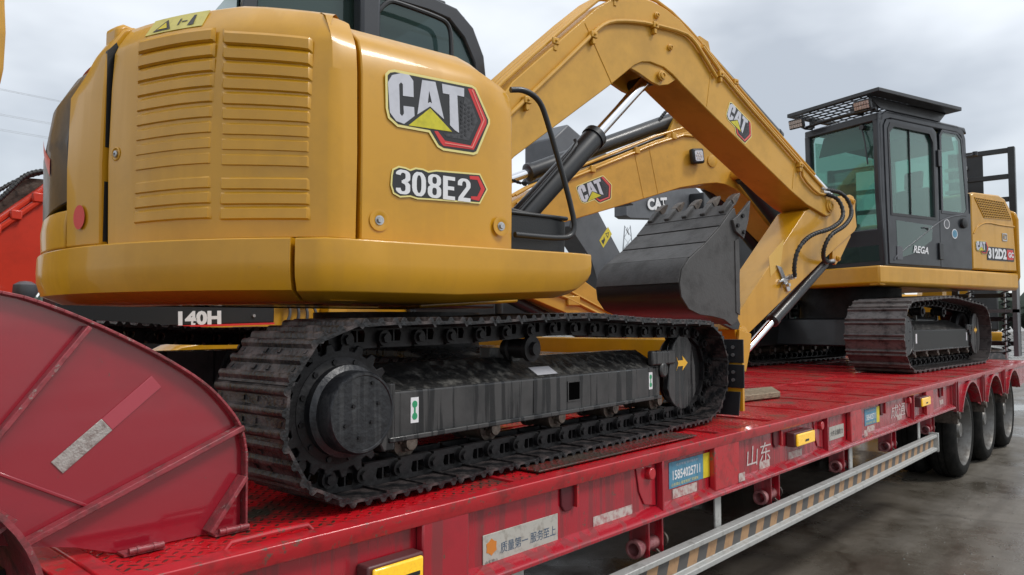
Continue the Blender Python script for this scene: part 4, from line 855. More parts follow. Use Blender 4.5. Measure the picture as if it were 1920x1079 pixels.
# boom (profile in the vertical plane of the arm)
def lug(m, x, z, y0, y1, r, n=20): m.cyl((x, y0, z), (x, y1, z), r, n=n)
def bossring(x, z, y, r, sg=-1): mm = MB(); mm.ring((x, y, z), (x, y + sg, z), [(0, 0), (r, 0), (r, .012), (r * .72, .014), (r * .70, .022), (r * .4, .024), (r * .38, .018), (0, .018)], 24); return mm
BP = [(.20, 1.02), (.10, 1.12), (.16, 1.28), (.638, 1.90), (1.30, 2.50), (1.389, 2.56), (1.485, 2.623), (1.58, 2.655), (1.683, 2.667), (1.82, 2.672), (1.945, 2.655), (2.081, 2.617), (2.28, 2.52), (3.0, 2.13), (3.849, 1.700), (4.00, 1.60), (4.04, 1.50), (3.99, 1.44), (3.92, 1.43), (3.62, 1.50), (3.40, 1.585), (2.388, 2.036), (2.102, 2.169), (2.0, 2.222), (1.912, 2.252), (1.78, 2.258), (1.70, 2.242), (1.627, 2.205), (1.385, 2.015), (.649, 1.475)]
m = MB(); m.prism(BP, -.15, .15); boom8 = obj('boom', m, YEL2, ex8, R8, bevel=.006, sharp=30)
m = MB()
for sg in (-1, 1):
    m.prism([(1.60, 2.185), (1.68, 2.17), (1.80, 2.135), (1.88, 2.125), (1.97, 2.15), (2.05, 2.20), (1.9, 2.26), (1.7, 2.26)], sg * .125 - .012, sg * .125 + .012)
obj('cylinder_lug', m, YEL2, boom8, R8, bevel=.004)
for x, z, r in ((1.884, 2.187, .035), (1.837, 2.583, .022), (1.968, 2.397, .022), (3.967, 1.519, .055)):
    obj('boom_pin', bossring(x, z, -.15, r), YEL2, boom8, R8)
for (p, q) in (((1.19, 2.37), (1.42, 2.04)), ((2.43, 2.42), (2.36, 2.07)), ((3.46, 1.86), (3.42, 1.60))):
    m = MB(); m.tube([(p[0], -.1505, p[1]), (q[0], -.1505, q[1])], .0035, 6); obj('weld_seam', m, YEL2, boom8, R8)
def pipe(pts, r, y, nm='hydraulic_pipe', mt=YEL2, sm=1, par=None, M_=None):
    mm = MB(); mm.tube([(p[0], y if len(p) == 2 else p[1], p[-1]) for p in pts], r, 8, smooth=sm); return obj(nm, mm, mt, par or boom8, M_ or R8)
pipe([(.5, 1.60), (.622, 1.72), (1.20, 2.27), (1.30, 2.37), (1.40, 2.43), (1.55, 2.47), (1.75, 2.505), (2.10, 2.53), (2.20, 2.50), (2.30, 2.42), (2.45, 2.29)], .013, -.168)
pipe([(2.30, 2.475), (2.6, 2.27), (3.46, 1.83), (3.53, 1.78), (3.55, 1.70), (3.75, 1.605), (3.86, 1.60), (3.9, 1.63)], .011, -.168)
pipe([(2.32, 2.50), (2.6, 2.30), (3.48, 1.86), (3.85, 1.665), (3.92, 1.65)], .012, -.155)
for dy, dz in ((-.12, .03), (-.07, .035), (.0, .035), (.06, .035)):
    pipe([(.45, 1.72 + dz), (.638, 1.915 + dz), (1.30, 2.515 + dz), (1.485, 2.64 + dz), (1.683, 2.68 + dz), (1.945, 2.672 + dz), (2.28, 2.535 + dz), (3.0, 2.145 + dz), (3.80, 1.74 + dz)], .012, dy)
for x, z, yy in ((.72, 1.80, -.165), (1.24, 2.30, -.165), (1.80, 2.50, -.165), (2.5, 2.32, -.16), (3.50, 1.80, -.165), (.95, 2.20, -.14), (1.45, 2.60, -.14), (2.7, 2.31, -.14)):
    m = MB(); m.box(x - .025, x + .025, yy - .022, -.148, z - .018, z + .022); m.box(x - .012, x + .012, yy - .016, -.148, z - .055, z - .018); m.cyl((x, yy - .02, z + .002), (x, yy - .032, z + .002), .009, n=6); obj('pipe_clamp', m, YEL2, boom8, R8, bevel=.004)
logo(boom8, R8 @ face_mat((2.575, -.1512, 2.02), (.86, 0, -.43), (.43, 0, .86)), .077)
# boom cylinder
def ram(parent_obj, M_, p0, p1, frac, rb, rr, y, nm='hydraulic_cylinder', barrel=BLK, head=None):
    a, b = Vector((p0[0], y, p0[1])), Vector((p1[0], y, p1[1])); c = a.lerp(b, frac)
    mm = MB(); ln = (c - a).length; mm.ring(a, c, [(0, 0), (rb * .8, 0), (rb * .97, .03), (rb, .04), (rb, ln - .05), (rb * 1.12, ln - .05), (rb * 1.12, ln - .01), (rb * .9, ln), (0, ln)], 24)
    cy = obj(nm, mm, barrel, parent_obj, M_)
    mm = MB(); mm.cyl(c, b, rr, n=20); obj('rod', mm, CHR, cy, M_); return cy
c8 = ram(ex8, R8, (.45, .85), (1.86, 2.19 - .0), .66, .070, .037, -.05)
m = MB(); m.tube([(.60, -.13, 1.08), (.95, -.13, 1.42), (1.14, -.125, 1.62), (1.15, -.10, 1.655)], .012, 8, smooth=1); obj('cylinder_line', m, BLK, c8, R8)
m = MB(); lug(m, 1.87, 2.18, -.11, .11, .04); obj('rod_eye', m, BLK, c8, R8)
c8b = ram(ex8, R8, (2.45, 2.56), (4.25, 1.66), .57, .05, .028, .0, 'stick_cylinder')
m = MB(); m.prism([(2.35, 2.48), (2.42, 2.62), (2.52, 2.60), (2.60, 2.36)], -.05, .05); obj('cylinder_mount', m, YEL2, boom8, R8)
# swing post / boom foot
m = MB(); m.prism([(.0, .62), (.0, 1.1), (.10, 1.22), (.3, 1.2), (.42, .95), (.62, .85), (.62, .66)], -.22, .22); obj('boom_foot_bracket', m, YEL, ex8, R8, bevel=.01)
m = MB()
for k in range(4): m.tube([(.05, -.2 - .04 * k, 1.0), (.2, -.25 - .05 * k, 1.28 + .03 * k), (.36, -.2 - .03 * k, 1.36), (.55, -.14, 1.62 + .02 * k)], .015, 8, smooth=2)
obj('boom_hoses', m, HOSE, ex8, R8, kind='stuff')
for dy_ in (.20, .26): hose([(.35, dy_, 1.15), (.50, dy_, 1.50), (.66, dy_, 1.64), (.80, dy_, 1.62), (.84, dy_, 1.50), (.74, dy_, 1.42), (.60, dy_, 1.44)], .013, ex8, R8)
hose([(.6, .3, 1.2), (.72, .3, 1.34), (.92, .3, 1.46), (1.05, .3, 1.44)], .009, ex8, R8)
# stick
SP = [(4.30, 1.64), (4.36, 1.66), (4.42, 1.65), (4.45, 1.60), (4.44, 1.54), (4.463, 1.39), (4.43, 1.35), (3.994, 1.119), (2.86, .475), (2.83, .42), (2.77, .395), (2.70, .42), (2.68, .50), (2.748, .637), (3.64, 1.45), (3.95, 1.56)]
m = MB(); m.prism(SP, -.125, .125); stick8 = obj('stick', m, YEL, ex8, R8, bevel=.004, sharp=20)
m = MB()
for sg in (-1, 1): m.prism([(4.40, 1.34), (4.22, 1.22), (4.10, 1.06), (4.14, 1.04), (4.22, 1.10), (4.40, 1.30)], sg * .09 - .012, sg * .09 + .012); m.prism([(4.09, 1.17), (4.25, 1.26), (4.20, 1.12), (4.13, 1.045), (4.08, 1.06)], sg * .09 - .015, sg * .09 + .015)
obj('cylinder_lug', m, YEL, stick8, R8, bevel=.003)
for x, z, r in ((2.765, .463, .062), (4.12, 1.09, .025), (4.385, 1.60, .03)): obj('stick_pin', bossring(x, z, -.127, r), YEL, stick8, R8)
m = MB(); m.prism([(3.12, 1.05), (3.33, 1.20), (3.28, 1.0), (3.14, .90)], -.127, -.1255); obj('pale_sticker', m, mat('faded sticker', (.68, .42, .10), .5), stick8, R8)
m = MB(); m.prism([(2.70, .50), (2.84, .47), (2.84, .40), (2.77, .19), (2.73, .21), (2.68, .38)], -.155, -.132); obj('bucket_link', m, YEL, ex8, R8, bevel=.004)
m = MB(); m.prism([(2.70, .50), (2.84, .47), (2.84, .40), (2.77, .19), (2.73, .21), (2.68, .38)], .132, .155); obj('bucket_link', m, YEL, ex8, R8, bevel=.004)
ram(ex8, R8, (4.15, 1.075), (2.84, .24), .62, .048, .029, 0, 'bucket_cylinder')
# coupler plate + stick hoses
m = MB(); m.prism([(3.21, .99), (3.27, .98), (3.40, .80), (3.35, .79)], -.14, -.1255); m.prism([(3.23, .86), (3.25, .88), (3.40, .93), (3.41, .89)], -.15, -.1255); cpl = obj('coupler_plate', m, STL, stick8, R8, bevel=.003)
for x, z in ((3.29, .84), (3.37, .905)):
    m = MB(); m.cyl((x, -.14, z), (x, -.17, z), .022, n=6); m.cyl((x, -.17, z), (x, -.195, z), .014, n=12); obj('coupling', m, STL, cpl, R8)
hose([(3.88, -.17, 1.61), (4.02, -.21, 1.58), (4.03, -.25, 1.42), (3.78, -.27, 1.30), (3.50, -.25, 1.24), (3.36, -.22, 1.12), (3.34, -.20, .98), (3.37, -.19, .905)], .015, ex8, R8)
hose([(3.9, -.15, 1.65), (4.12, -.20, 1.64), (4.19, -.24, 1.48), (3.98, -.28, 1.34), (3.76, -.27, 1.26), (3.70, -.24, 1.14), (3.77, -.2, 1.06), (3.90, -.16, 1.045), (4.06, -.12, 1.06)], .015, ex8, R8)
m = MB(); m.cyl((3.90, -.155, 1.045), (4.07, -.12, 1.07), .018, n=10); obj('hose_fitting', m, STL, stick8, R8)
m = MB(); m.cyl((3.84, -.165, 1.62), (3.93, -.17, 1.62), .017, n=10); m.cyl((3.84, -.15, 1.66), (3.93, -.15, 1.655), .017, n=10); obj('hose_fitting', m, STL, boom8, R8)

# curled bucket
by0, by1 = -.365, .36
OUT = [(2.33, 1.315), (2.185, 1.178), (2.035, 1.063), (1.87, .955), (1.80, .885), (1.775, .80), (1.79, .71), (1.86, .635), (1.97, .60), (2.10, .59), (2.22, .57), (2.30, .54)]
INN = [(2.36, 1.30), (2.21, 1.155), (2.06, 1.04), (1.90, .935), (1.835, .87), (1.81, .80), (1.825, .725), (1.885, .66), (1.98, .63), (2.10, .62), (2.22, .60), (2.31, .57)]
m = MB(); m.prism(OUT + INN[::-1], by0, by1); bk = obj('bucket', m, BKT2, ex8, R8, sharp=40)
for k, (lo, hi) in enumerate(((0, 1), (1, 2), (2, 3))):
    a, b = Vector(OUT[lo]), Vector(OUT[hi]); d = (b - a).normalized(); n = Vector((-d.y, d.x)) * .008
    if n.x > 0: n = -n
    off = n * (1.0 - k * .18)
    m = MB(); m.prism([tuple(a - d * .002), tuple(b - d * .012), tuple(b - d * .012 + off), tuple(a - d * .002 + off)], by0 - .004, by1 + .004); obj('wear_plate', m, BKT, bk, R8, bevel=.002)
m = MB(); m.prism([(1.87, .955), (1.80, .885), (1.775, .80), (1.768, .80), (1.792, .889), (1.862, .963)], by0 - .003, by1 + .003); obj('wear_plate', m, BKT, bk, R8)
for y, inn in ((by0, -1), (by1, 1)):
    sp_ = [(2.35, 1.32), (2.39, 1.20), (2.40, .90), (2.385, .80), (2.40, .66), (2.36, .56), (2.30, .53)] + OUT[::-1][1:]
    m = MB(); m.prism(sp_, y - .012, y + .012); sd = obj('side_plate', m, BKT, bk, R8, bevel=.003)
    m = MB(); m.prism([(2.34, 1.10), (2.385, 1.12), (2.385, .60), (2.345, .62)], y + inn * .012, y + inn * .018); obj('edge_strip', m, BKT, sd, R8)
    m = MB(); m.prism([(2.30, 1.235), (2.33, 1.16), (2.42, 1.115), (2.475, 1.25), (2.50, 1.385), (2.46, 1.35), (2.36, 1.27)], y + inn * .012, y + inn * .034); ct = obj('side_cutter', m, BKT, bk, R8, bevel=.004)
    for x, z in ((2.345, 1.20), (2.40, 1.27), (2.41, 1.16)):
        m = MB(); m.cyl((x, y + inn * .034, z), (x, y + inn * .046, z), .014, n=6); obj('cutter_bolt', m, SPR, ct, R8)
d = Vector((2.33 - 2.185, 1.315 - 1.178)).normalized()
m = MB(); e0 = Vector((2.33, 1.315)); n = Vector((-d.y, d.x)); m.prism([tuple(e0 - d * .07 + n * .012), tuple(e0 + d * .045 + n * .010), tuple(e0 + d * .06 - n * .004), tuple(e0 - d * .07 - n * .012)], by0, by1); obj('cutting_lip', m, BKT, bk, R8, bevel=.003)
for k in range(5):
    y = by0 + .045 + (by1 - by0 - .09) * k / 4; w = .027
    A_ = lambda u, v: tuple(e0 + d * u + n * v)
    m = MB(); m.prism([A_(-.055, .012), A_(-.05, .028), (A_(.03, .032)), A_(.075, .026), A_(.095, .01), A_(.075, -.02), A_(.02, -.02)], y - w * .8, y + w * .8); ad_ = obj('tooth_adapter', m, BKT, bk, R8, bevel=.004)
    m = MB(); vs = []
    for (u, v, ww) in ((.07, .028, w), (.07, -.022, w), (.12, .024, w), (.12, -.018, w), (.17, .010, w * 1.05), (.17, -.004, w * 1.05)):
        vs += [(*[A_(u, v)[0]], y - ww, A_(u, v)[1]), (A_(u, v)[0], y + ww, A_(u, v)[1])]
    m.add(vs, [(0, 1, 3, 2), (0, 4, 5, 1), (2, 3, 7, 6), (0, 2, 6, 4), (1, 5, 7, 3), (4, 8, 9, 5), (6, 7, 11, 10), (4, 6, 10, 8), (5, 9, 11, 7), (8, 10, 11, 9)]); obj('tooth', m, RUST, bk, R8, bevel=.002)
for y in (-.16, .16):
    m = MB(); m.prism([(2.30, .60), (2.40, .70), (2.55, .64), (2.64, .60), (2.68, .54), (2.66, .50), (2.60, .50), (2.40, .56)], y - .015, y + .015); obj('bucket_ear', m, BKT2, bk, R8, bevel=.004)

# cab of the near excavator (far side)
m = MB(); cp = [(-.72, .70), (-.74, 1.9), (-.70, 2.30), (-.58, 2.44), (-.40, 2.47), (.40, 2.47), (.56, 2.45), (.68, 2.36), (.76, 2.2), (.84, 1.6), (.88, .75)]
ci = [(-.64, 1.0), (-.66, 1.88), (-.63, 2.25), (-.54, 2.36), (-.40, 2.385), (.36, 2.385), (.50, 2.37), (.61, 2.28), (.69, 2.14), (.76, 1.6), (.79, 1.0)]
for y in (.30, 1.14): m.frame(cp, ci, y, y + .05)
m.box(-.55, .5, .33, 1.16, 2.44, 2.49); m.box(-.73, .86, .32, 1.17, .64, .98)
cab8 = obj('cab', m, CABK, ex8, R8, bevel=.012, sharp=40)
for y in (.325, 1.165):
    m = MB(); m.prism([(p[0] * .99, p[1] - .01) for p in cp[1:-1]] + [(.86, 1.0), (-.72, 1.0)], y, y + .006); obj('side_window', m, GLD, cab8, R8)
m = MB(); m.prism([(-.745, 1.2), (-.735, 1.2), (-.715, 2.25), (-.725, 2.25)], .36, 1.13); obj('rear_window', m, GLD, cab8, R8)
m = MB(); m.prism([(.85, 1.0), (.856, 1.0), (.77, 2.2), (.76, 2.2)], .36, 1.13); obj('windscreen', m, GLD, cab8, R8)
for x0_, x1_, z0_, dz_ in ((-.62, -.20, 2.30, -.005), (.0, .62, 2.285, -.0)):  # pale bars put in as the light streaks reflected in the window glass
    m = MB(); m.prism([(x0_, z0_), (x1_, z0_ + dz_), (x1_, z0_ + dz_ + .018), (x0_, z0_ + .018)], .42, .425); obj('reflection_strip', m, mat('pale green bar %d' % int(x0_ * 10), (.35, .55, .48), .4), cab8, R8)
m = MB(); m.box(-.12, -.0, .2, .31, 1.62, 2.55); obj('air_intake', m, CABK, ex8, R8, bevel=.02)
m = MB(); m.tube([(-.02, .24, 2.24), (.06, .24, 2.34), (.12, .24, 2.345), (.38, .24, 2.33), (.46, .24, 2.31), (.48, .24, 2.22), (.48, .24, 1.9)], .014, 8, smooth=2); obj('grab_rail', m, BLK, ex8, R8)
m = MB(); m.cyl((.72, .5, 2.38), (.72, .5, 2.50), .022, n=14); m.tube([(.60, .5, 2.44), (.63, .5, 2.48), (.66, .5, 2.44)], .008, 8); obj('aerial_stub', m, BLK, cab8, R8)
m = MB(); m.box(-.45, -.05, .5, .95, 1.05, 1.3); m.box(-.5, -.36, .5, .95, 1.3, 1.95); m.box(-.48, -.4, .6, .85, 1.95, 2.15); obj('seat', m, SEAT, cab8, R8, bevel=.03)

# ================================================================== larger excavator at the rear of the trailer
R12 = TR(10.3, 3.3, 1.05, 161.5); ex12 = thing('excavator', 'yellow and black cabbed excavator marked 312D2 standing over the rear axles of the trailer', 'excavator', R12)
T12 = TR(10.25, 3.3, 1.055, -2.8)
P12 = dict(s=1.25, x0=-1.40, x1=1.44, zc=.402, r=.372, yin=.62, yout=1.23, n=47, hump=.07, hub=.22, face=1.10, fy=1.12, fi=.66, fa=.24, fb=.34, fz=(.225, .46, .58), ig=.27, arrow=1, rollers=6, rr=.06, carriers=[-.35, .5], hook=0, slot=0, gh=.022,
           fmat=mat('glossy black frame', (.007, .007, .007), .35, spec=.3), mat=mat('track shoe brown black steel', (.10, .088, .085), .36, .3, col2=(.02, .017, .017), c2amt=.45, vscale=12, bump=.4, bscale=60, rvar=.2))
undercarriage(ex12, T12, P12, -1); undercarriage(ex12, T12, P12, 1)
m = MB(); m.prism([(-.7, .25), (-.6, .60), (.6, .60), (.7, .25)], -.9, .9, 'xz'); obj('centre_frame', m, BLK, ex12, T12, bevel=.02)
m = MB(); m.cyl((0, 0, .5), (0, 0, .99), .62, n=40); obj('slew_ring', m, SPR, ex12, R12)
tx = face_mat((-.02, -1.0035, .33), (1, 0, 0), (0, 0, 1)); m = MB(); m.prism([(0, 0), (.025, .0), (.03, .05), (.05, .02), (.07, .05), (.075, 0), (.10, 0), (.10, .09), (.07, .09), (.05, .06), (.03, .09), (0, .09)], 0, .001, 'xy'); obj('yellow_mark', m, PYEL, ex12, T12 @ tx)
# platform skirt
m = MB(); pf = [(0, 1.19), (.012, 1.18), (.012, 1.0), (-.02, .97), (-.12, .965), (-.12, 1.19)]
m.prism([(-2.05, -.55), (-1.9, -1.0), (-1.6, -1.2), (1.0, -1.2), (1.1, -1.0), (1.1, 1.08), (1.0, 1.2), (-1.6, 1.2), (-1.9, 1.0), (-2.05, .55)], 1.0, 1.10, 'xy'); obj('platform', m, BLK, ex12, R12)
for name, pth in (('side_skirt', [(1.12, 1.20, 0, 1), (.5, 1.21, 0, 1), (-.8, 1.21, 0, 1), (-1.75, 1.20, 0, 1)]), ('side_skirt', [(1.12, -1.2, 0, -1), (-1.75, -1.2, 0, -1)]), ('front_skirt', [(1.12, 1.2, 1, 0), (1.12, .24, 1, 0)])):
    m = MB(); m.sweep(pth, pf); obj(name, m, YEL, ex12, R12, bevel=.012)
m = MB(); m.sweep([(-1.76, 1.2, -.2, 1), (-1.95, 1.10, -.6, .8), (-2.12, .7, -.9, .4), (-2.18, 0, -1, 0), (-2.12, -.7, -.9, -.4), (-1.95, -1.1, -.6, -.8), (-1.76, -1.2, -.2, -1)], [(0, 2.0), (.03, 1.9), (.03, 1.12), (-.05, 1.05), (-.6, 1.05), (-.6, 2.05), (-.1, 2.05)]); obj('counterweight', m, YEL, ex12, R12, bevel=.03)
# engine hood
HPf = [(-.72, 1.21), (-.72, 2.14), (-.80, 2.18), (-1.36, 2.19), (-1.50, 2.15), (-1.62, 2.03), (-1.69, 1.86), (-1.74, 1.21)]
m = MB(); m.prism(HPf, .62, 1.205); hood = obj('engine_hood', m, YEL, ex12, R12, bevel=.02)
m = MB(); m.prism([(-.95, 1.21), (-.95, 1.95), (-1.6, 1.95), (-1.7, 1.21)], -1.2, .6); obj('engine_cover', m, YEL, ex12, R12, bevel=.03)
m = MB(); gq = [(-.80, 2.115), (-1.46, 2.105), (-1.63, 1.885), (-1.00, 1.875)]; m.prism(gq, 1.2055, 1.2065); gr12 = obj('grille', m, PBLK, hood, R12)
def gpt(u, v): a = Vector(gq[0]).lerp(Vector(gq[1]), u); b = Vector(gq[3]).lerp(Vector(gq[2]), u); return a.lerp(b, v)
m = MB()
for i in range(17):
    p, q = gpt(i / 16, 0), gpt(i / 16, 1); m.tube([(p.x, 1.209, p.y), (q.x, 1.209, q.y)], .0055, 4)
for i in range(9):
    p, q = gpt(0, i / 8), gpt(1, i / 8); m.tube([(p.x, 1.2095, p.y), (q.x, 1.2095, q.y)], .005, 4)
obj('grille_mesh', m, YEL2, gr12, R12, kind='stuff')
m = MB(); m.sweep([(0, 0, 0, 0)] * 0 + [], []) if 0 else m.tube([(-.76, 1.204, 1.66), (-.86, 1.204, 1.76), (-1.05, 1.204, 1.82), (-1.35, 1.204, 1.80), (-1.70, 1.204, 1.80)], .012, 6, smooth=2); obj('pressed_crease', m, YEL, hood, R12)
m = MB(); m.frame([(-1.40, 1.60), (-1.51, 1.60), (-1.51, 1.70), (-1.40, 1.70)], [(-1.415, 1.615), (-1.495, 1.615), (-1.495, 1.685), (-1.415, 1.685)], 1.2052, 1.213); m.box(-1.47, -1.44, 1.205, 1.215, 1.63, 1.67); obj('latch', m, STL, hood, R12)
F12 = lambda x, z, d=.0: R12 @ face_mat((x, 1.2055 + d, z), (-1, 0, 0), (0, 0, 1))
logo(hood, F12(-.80, 1.44, .003), .066, lift=.002, simple=True)
text('model_number', '312D2', .135, WHT, hood, F12(-1.06, 1.36, .005), bold=.055, width=.42, depth=.003)
m = MB(); m.prism([(-.02, -.02), (.43, -.02), (.43, .15), (.02, .15), (-.02, .10)], 0, .002, 'xy'); m.prism([(.44, -.02), (.60, -.02), (.62, .06), (.60, .15), (.44, .15)], 0, .002, 'xy'); obj('number_backing', m, PBLK, hood, F12(-1.06, 1.36, .002))
m = MB(); m.prism([(.44, .0), (.58, .0), (.60, .06), (.58, .13), (.44, .13)], 0, .003, 'xy'); obj('red_end', m, PRED, hood, F12(-1.06, 1.36, .002)); text('model_number', 'GC', .07, WHT, hood, F12(-1.52, 1.39, .006), bold=.04, depth=.003)
# black panel between cab and hood + exhaust side
m = MB(); m.prism([(-.06, 1.21), (-.06, 1.9), (-.70, 1.9), (-.715, 2.16), (-.72, 1.21)], 1.17, 1.202); bp_ = obj('rear_cab_panel', m, CABK, ex12, R12, bevel=.006)
for x, z, mt, r_ in ((-.20, 1.74, SIL, .062), (-.36, 1.63, BLU, .062)):
    m = MB(); m.cyl((x, 1.202, z), (x, 1.2035, z), r_ * .95, n=28); m.cyl((x, 1.2035, z), (x, 1.205, z), r_ * .78 if mt is BLU else .04, n=24) if 0 else None
    s_ = obj('round_sticker', m, WHT, bp_, R12); m = MB(); m.cyl((x, 1.2036, z), (x, 1.2045, z), r_ * .78, n=26); obj('sticker_print', m, mt if mt is BLU else GRYM, s_, R12)
m = MB(); m.ring((-.54, 1.202, 1.77), (-.54, 2, 1.77), [(0, 0), (.065, 0), (.06, .03), (.03, .04), (0, .04)], 22); obj('round_cap', m, PLA, bp_, R12)
for z in (1.62, 1.40):
    m = MB(); m.box(-.08, .0, 1.203, 1.23, z - .10, z + .10) if z < 1.5 else m.box(-.08, -.02, 1.203, 1.23, 2.42, 2.62); obj('hinge', m, BLK, bp_, R12, bevel=.006)
# cab shell with door, windows, windscreen
CX0, CX1, CY0, CY1, CZ0, CZ1 = -.70, 1.03, .20, 1.195, 1.19, 2.95
m = MB()
def post(p, q, w): m.tube([p, q], w, 4)
out = [(.98, 1.19), (1.04, 2.0), (1.06, 2.80), (1.0, 2.93), (.85, 2.985), (-.50, 2.985), (-.62, 2.94), (-.67, 2.84), (-.70, 1.9), (-.70, 1.19)]
inn = [(.90, 1.27), (.95, 2.0), (.965, 2.78), (.93, 2.86), (.84, 2.89), (-.48, 2.89), (-.56, 2.86), (-.59, 2.80), (-.62, 1.9), (-.62, 1.27)]
for y in (CY0, CY1 - .06): m.frame(out, inn, y, y + .06)
m.prism([(-.70, 2.90), (-.66, 2.98), (.9, 2.985), (1.04, 2.90), (.9, 2.93), (-.6, 2.93)], CY0, CY1)
m.prism([(-.72, 1.19), (-.72, 1.9), (-.64, 1.9), (-.64, 1.19)], CY0, CY1); m.box(-.7, 1.0, CY0, CY1, 1.19, 1.25)
for y in (CY0, CY1 - .07): m.prism([(.95, 1.19), (.99, 1.9), (1.01, 2.9), (1.075, 2.86), (1.06, 2.0), (1.0, 1.19)], y, y + .07)
m.box(.97, 1.07, CY0, CY1, 2.84, 2.93); m.prism([(.95, 1.19), (.975, 1.62), (1.03, 1.62), (1.0, 1.19)], CY0, CY1)
cab = obj('cab', m, CABK, ex12, R12, bevel=.015)
m = MB(); m.prism([(.985, 1.62), (1.025, 2.86), (1.035, 2.86), (.995, 1.62)], CY0 + .06, CY1 - .06); obj('windscreen', m, GLS, cab, R12)
m = MB(); m.prism([(1.001, 1.25), (1.018, 1.6), (1.025, 1.6), (1.008, 1.25)], CY0 + .06, CY1 - .06); obj('lower_windscreen', m, GLD, cab, R12)
ro = [(.93, 1.21), (.955, 1.9), (.975, 2.80), (.93, 2.87), (.82, 2.885), (.04, 2.885), (-.03, 2.84), (-.04, 2.7), (-.045, 1.21)]
ri = [(.86, 1.80), (.865, 1.95), (.885, 2.72), (.86, 2.78), (.80, 2.80), (.12, 2.80), (.07, 2.78), (.05, 2.7), (.045, 1.80)]
m = MB(); m.frame(ro, ri, CY1 - .045, CY1 + .012); door12 = obj('cab_door', m, CABK, cab, R12, bevel=.008)
m = MB(); m.prism(ri, CY1 - .02, CY1 - .014); obj('door_window', m, GLS, cab, R12)
m = MB(); m.frame([(.89, 1.77), (.915, 2.76), (.87, 2.84), (.08, 2.84), (.02, 2.78), (.01, 1.77)], ri[0:1] + [ri[2], ri[4], ri[5], ri[7], ri[8]], CY1 + .012, CY1 + .018); obj('window_seal', m, PBLK, cab, R12)
m = MB(); m.prism([(.80, 1.72), (.10, 1.70), (.12, 1.52), (.45, 1.36), (.78, 1.28)], CY1 + .0125, CY1 + .014); obj('lower_door_window', m, GLD, cab, R12, bevel=.001)
m = MB(); m.box(.48, .49, CY1 - .018, CY1 + .0, 1.80, 2.80); obj('window_divider', m, PBLK, cab, R12)
m = MB(); m.tube([(.85, CY1 + .014, 1.26), (.80, CY1 + .014, 1.32), (.55, CY1 + .014, 1.44), (.25, CY1 + .014, 1.60), (-.04, CY1 + .014, 1.76), (-.30, CY1 + .012, 1.84), (-.52, CY1 + .012, 1.87)], .008, 6, smooth=2); obj('curved_trim', m, GRYM, cab, R12)
m = MB(); m.tube([(.31, CY1 + .012, 1.655), (.30, CY1 + .03, 1.665), (.22, CY1 + .03, 1.665), (.20, CY1 + .012, 1.64)], .008, 6); m.box(.70, .80, CY1 + .012, CY1 + .02, 1.27, 1.42); obj('door_handle', m, GRYM, cab, R12)
text('brand_text', 'REGA', .085, WHT, cab, R12 @ face_mat((.50, CY1 + .022, 1.36), (-1, 0, -.04), (-.0, 0, 1)), bold=.03, width=.30, shear=.25)
m = MB(); m.prism([(-.13, 1.90), (-.13, 2.80), (-.17, 2.86), (-.46, 2.86), (-.54, 2.80), (-.62, 1.95), (-.58, 1.90)], CY1 - .02, CY1 + .006); obj('rear_side_window', m, GLS, cab, R12)
m = MB(); m.frame([(-.09, 1.86), (-.09, 2.82), (-.15, 2.89), (-.48, 2.89), (-.57, 2.82), (-.66, 1.95), (-.62, 1.86)], [(-.13, 1.90), (-.13, 2.80), (-.17, 2.86), (-.46, 2.86), (-.54, 2.80), (-.62, 1.95), (-.58, 1.90)], CY1 - .03, CY1 + .012); obj('window_frame', m, CABK, cab, R12, bevel=.004)
m = MB(); m.prism([(.85, 1.27), (.9, 2.8), (-.5, 2.85), (-.6, 1.27)], CY0 + .02, CY0 + .026); obj('far_side_window', m, GLS, cab, R12)
m = MB(); m.prism([(-.70, 1.9), (-.66, 2.84), (-.65, 2.84), (-.69, 1.9)], CY0 + .06, CY1 - .06); obj('rear_window', m, GLS, cab, R12)
m = MB(); m.tube([(.99, .96, 2.80), (1.06, .99, 2.78), (1.07, 1.03, 2.62), (1.07, 1.06, 2.36)], .009, 6); m.cyl((1.04, 1.0, 2.80), (1.09, 1.0, 2.80), .03, n=12); obj('wiper', m, PBLK, cab, R12)
m = MB(); m.box(-.35, .18, .48, .92, 1.3, 1.62); m.prism([(-.36, 1.55), (-.20, 1.55), (-.30, 2.25), (-.42, 2.25)], .48, .92); m.prism([(-.38, 2.25), (-.32, 2.25), (-.34, 2.48), (-.41, 2.48)], .58, .82); obj('seat', m, SEAT, cab, R12, bevel=.03)
m = MB(); m.box(.0, .5, .95, 1.08, 1.3, 1.72); m.box(.0, .5, .28, .40, 1.3, 1.72); m.tube([(.45, 1.0, 1.7), (.50, 1.0, 1.95)], .02, 8); m.tube([(.45, .34, 1.7), (.50, .34, 1.95)], .02, 8); m.box(.62, .68, .27, .42, 1.85, 2.1); obj('control_console', m, INT, cab, R12, bevel=.01)
m = MB(); m.prism([(.9, 2.60), (.8, 2.86), (-.5, 2.86), (-.55, 2.70), (.5, 2.74)], CY0 + .07, CY1 - .08); obj('roof_lining', m, mat('grey lining', (.16, .17, .17), .8), cab, R12)
m = MB(); m.box(-.63, -.60, CY0 + .08, CY1 - .08, 1.25, 1.95); obj('rear_trim', m, ROOM, cab, R12)
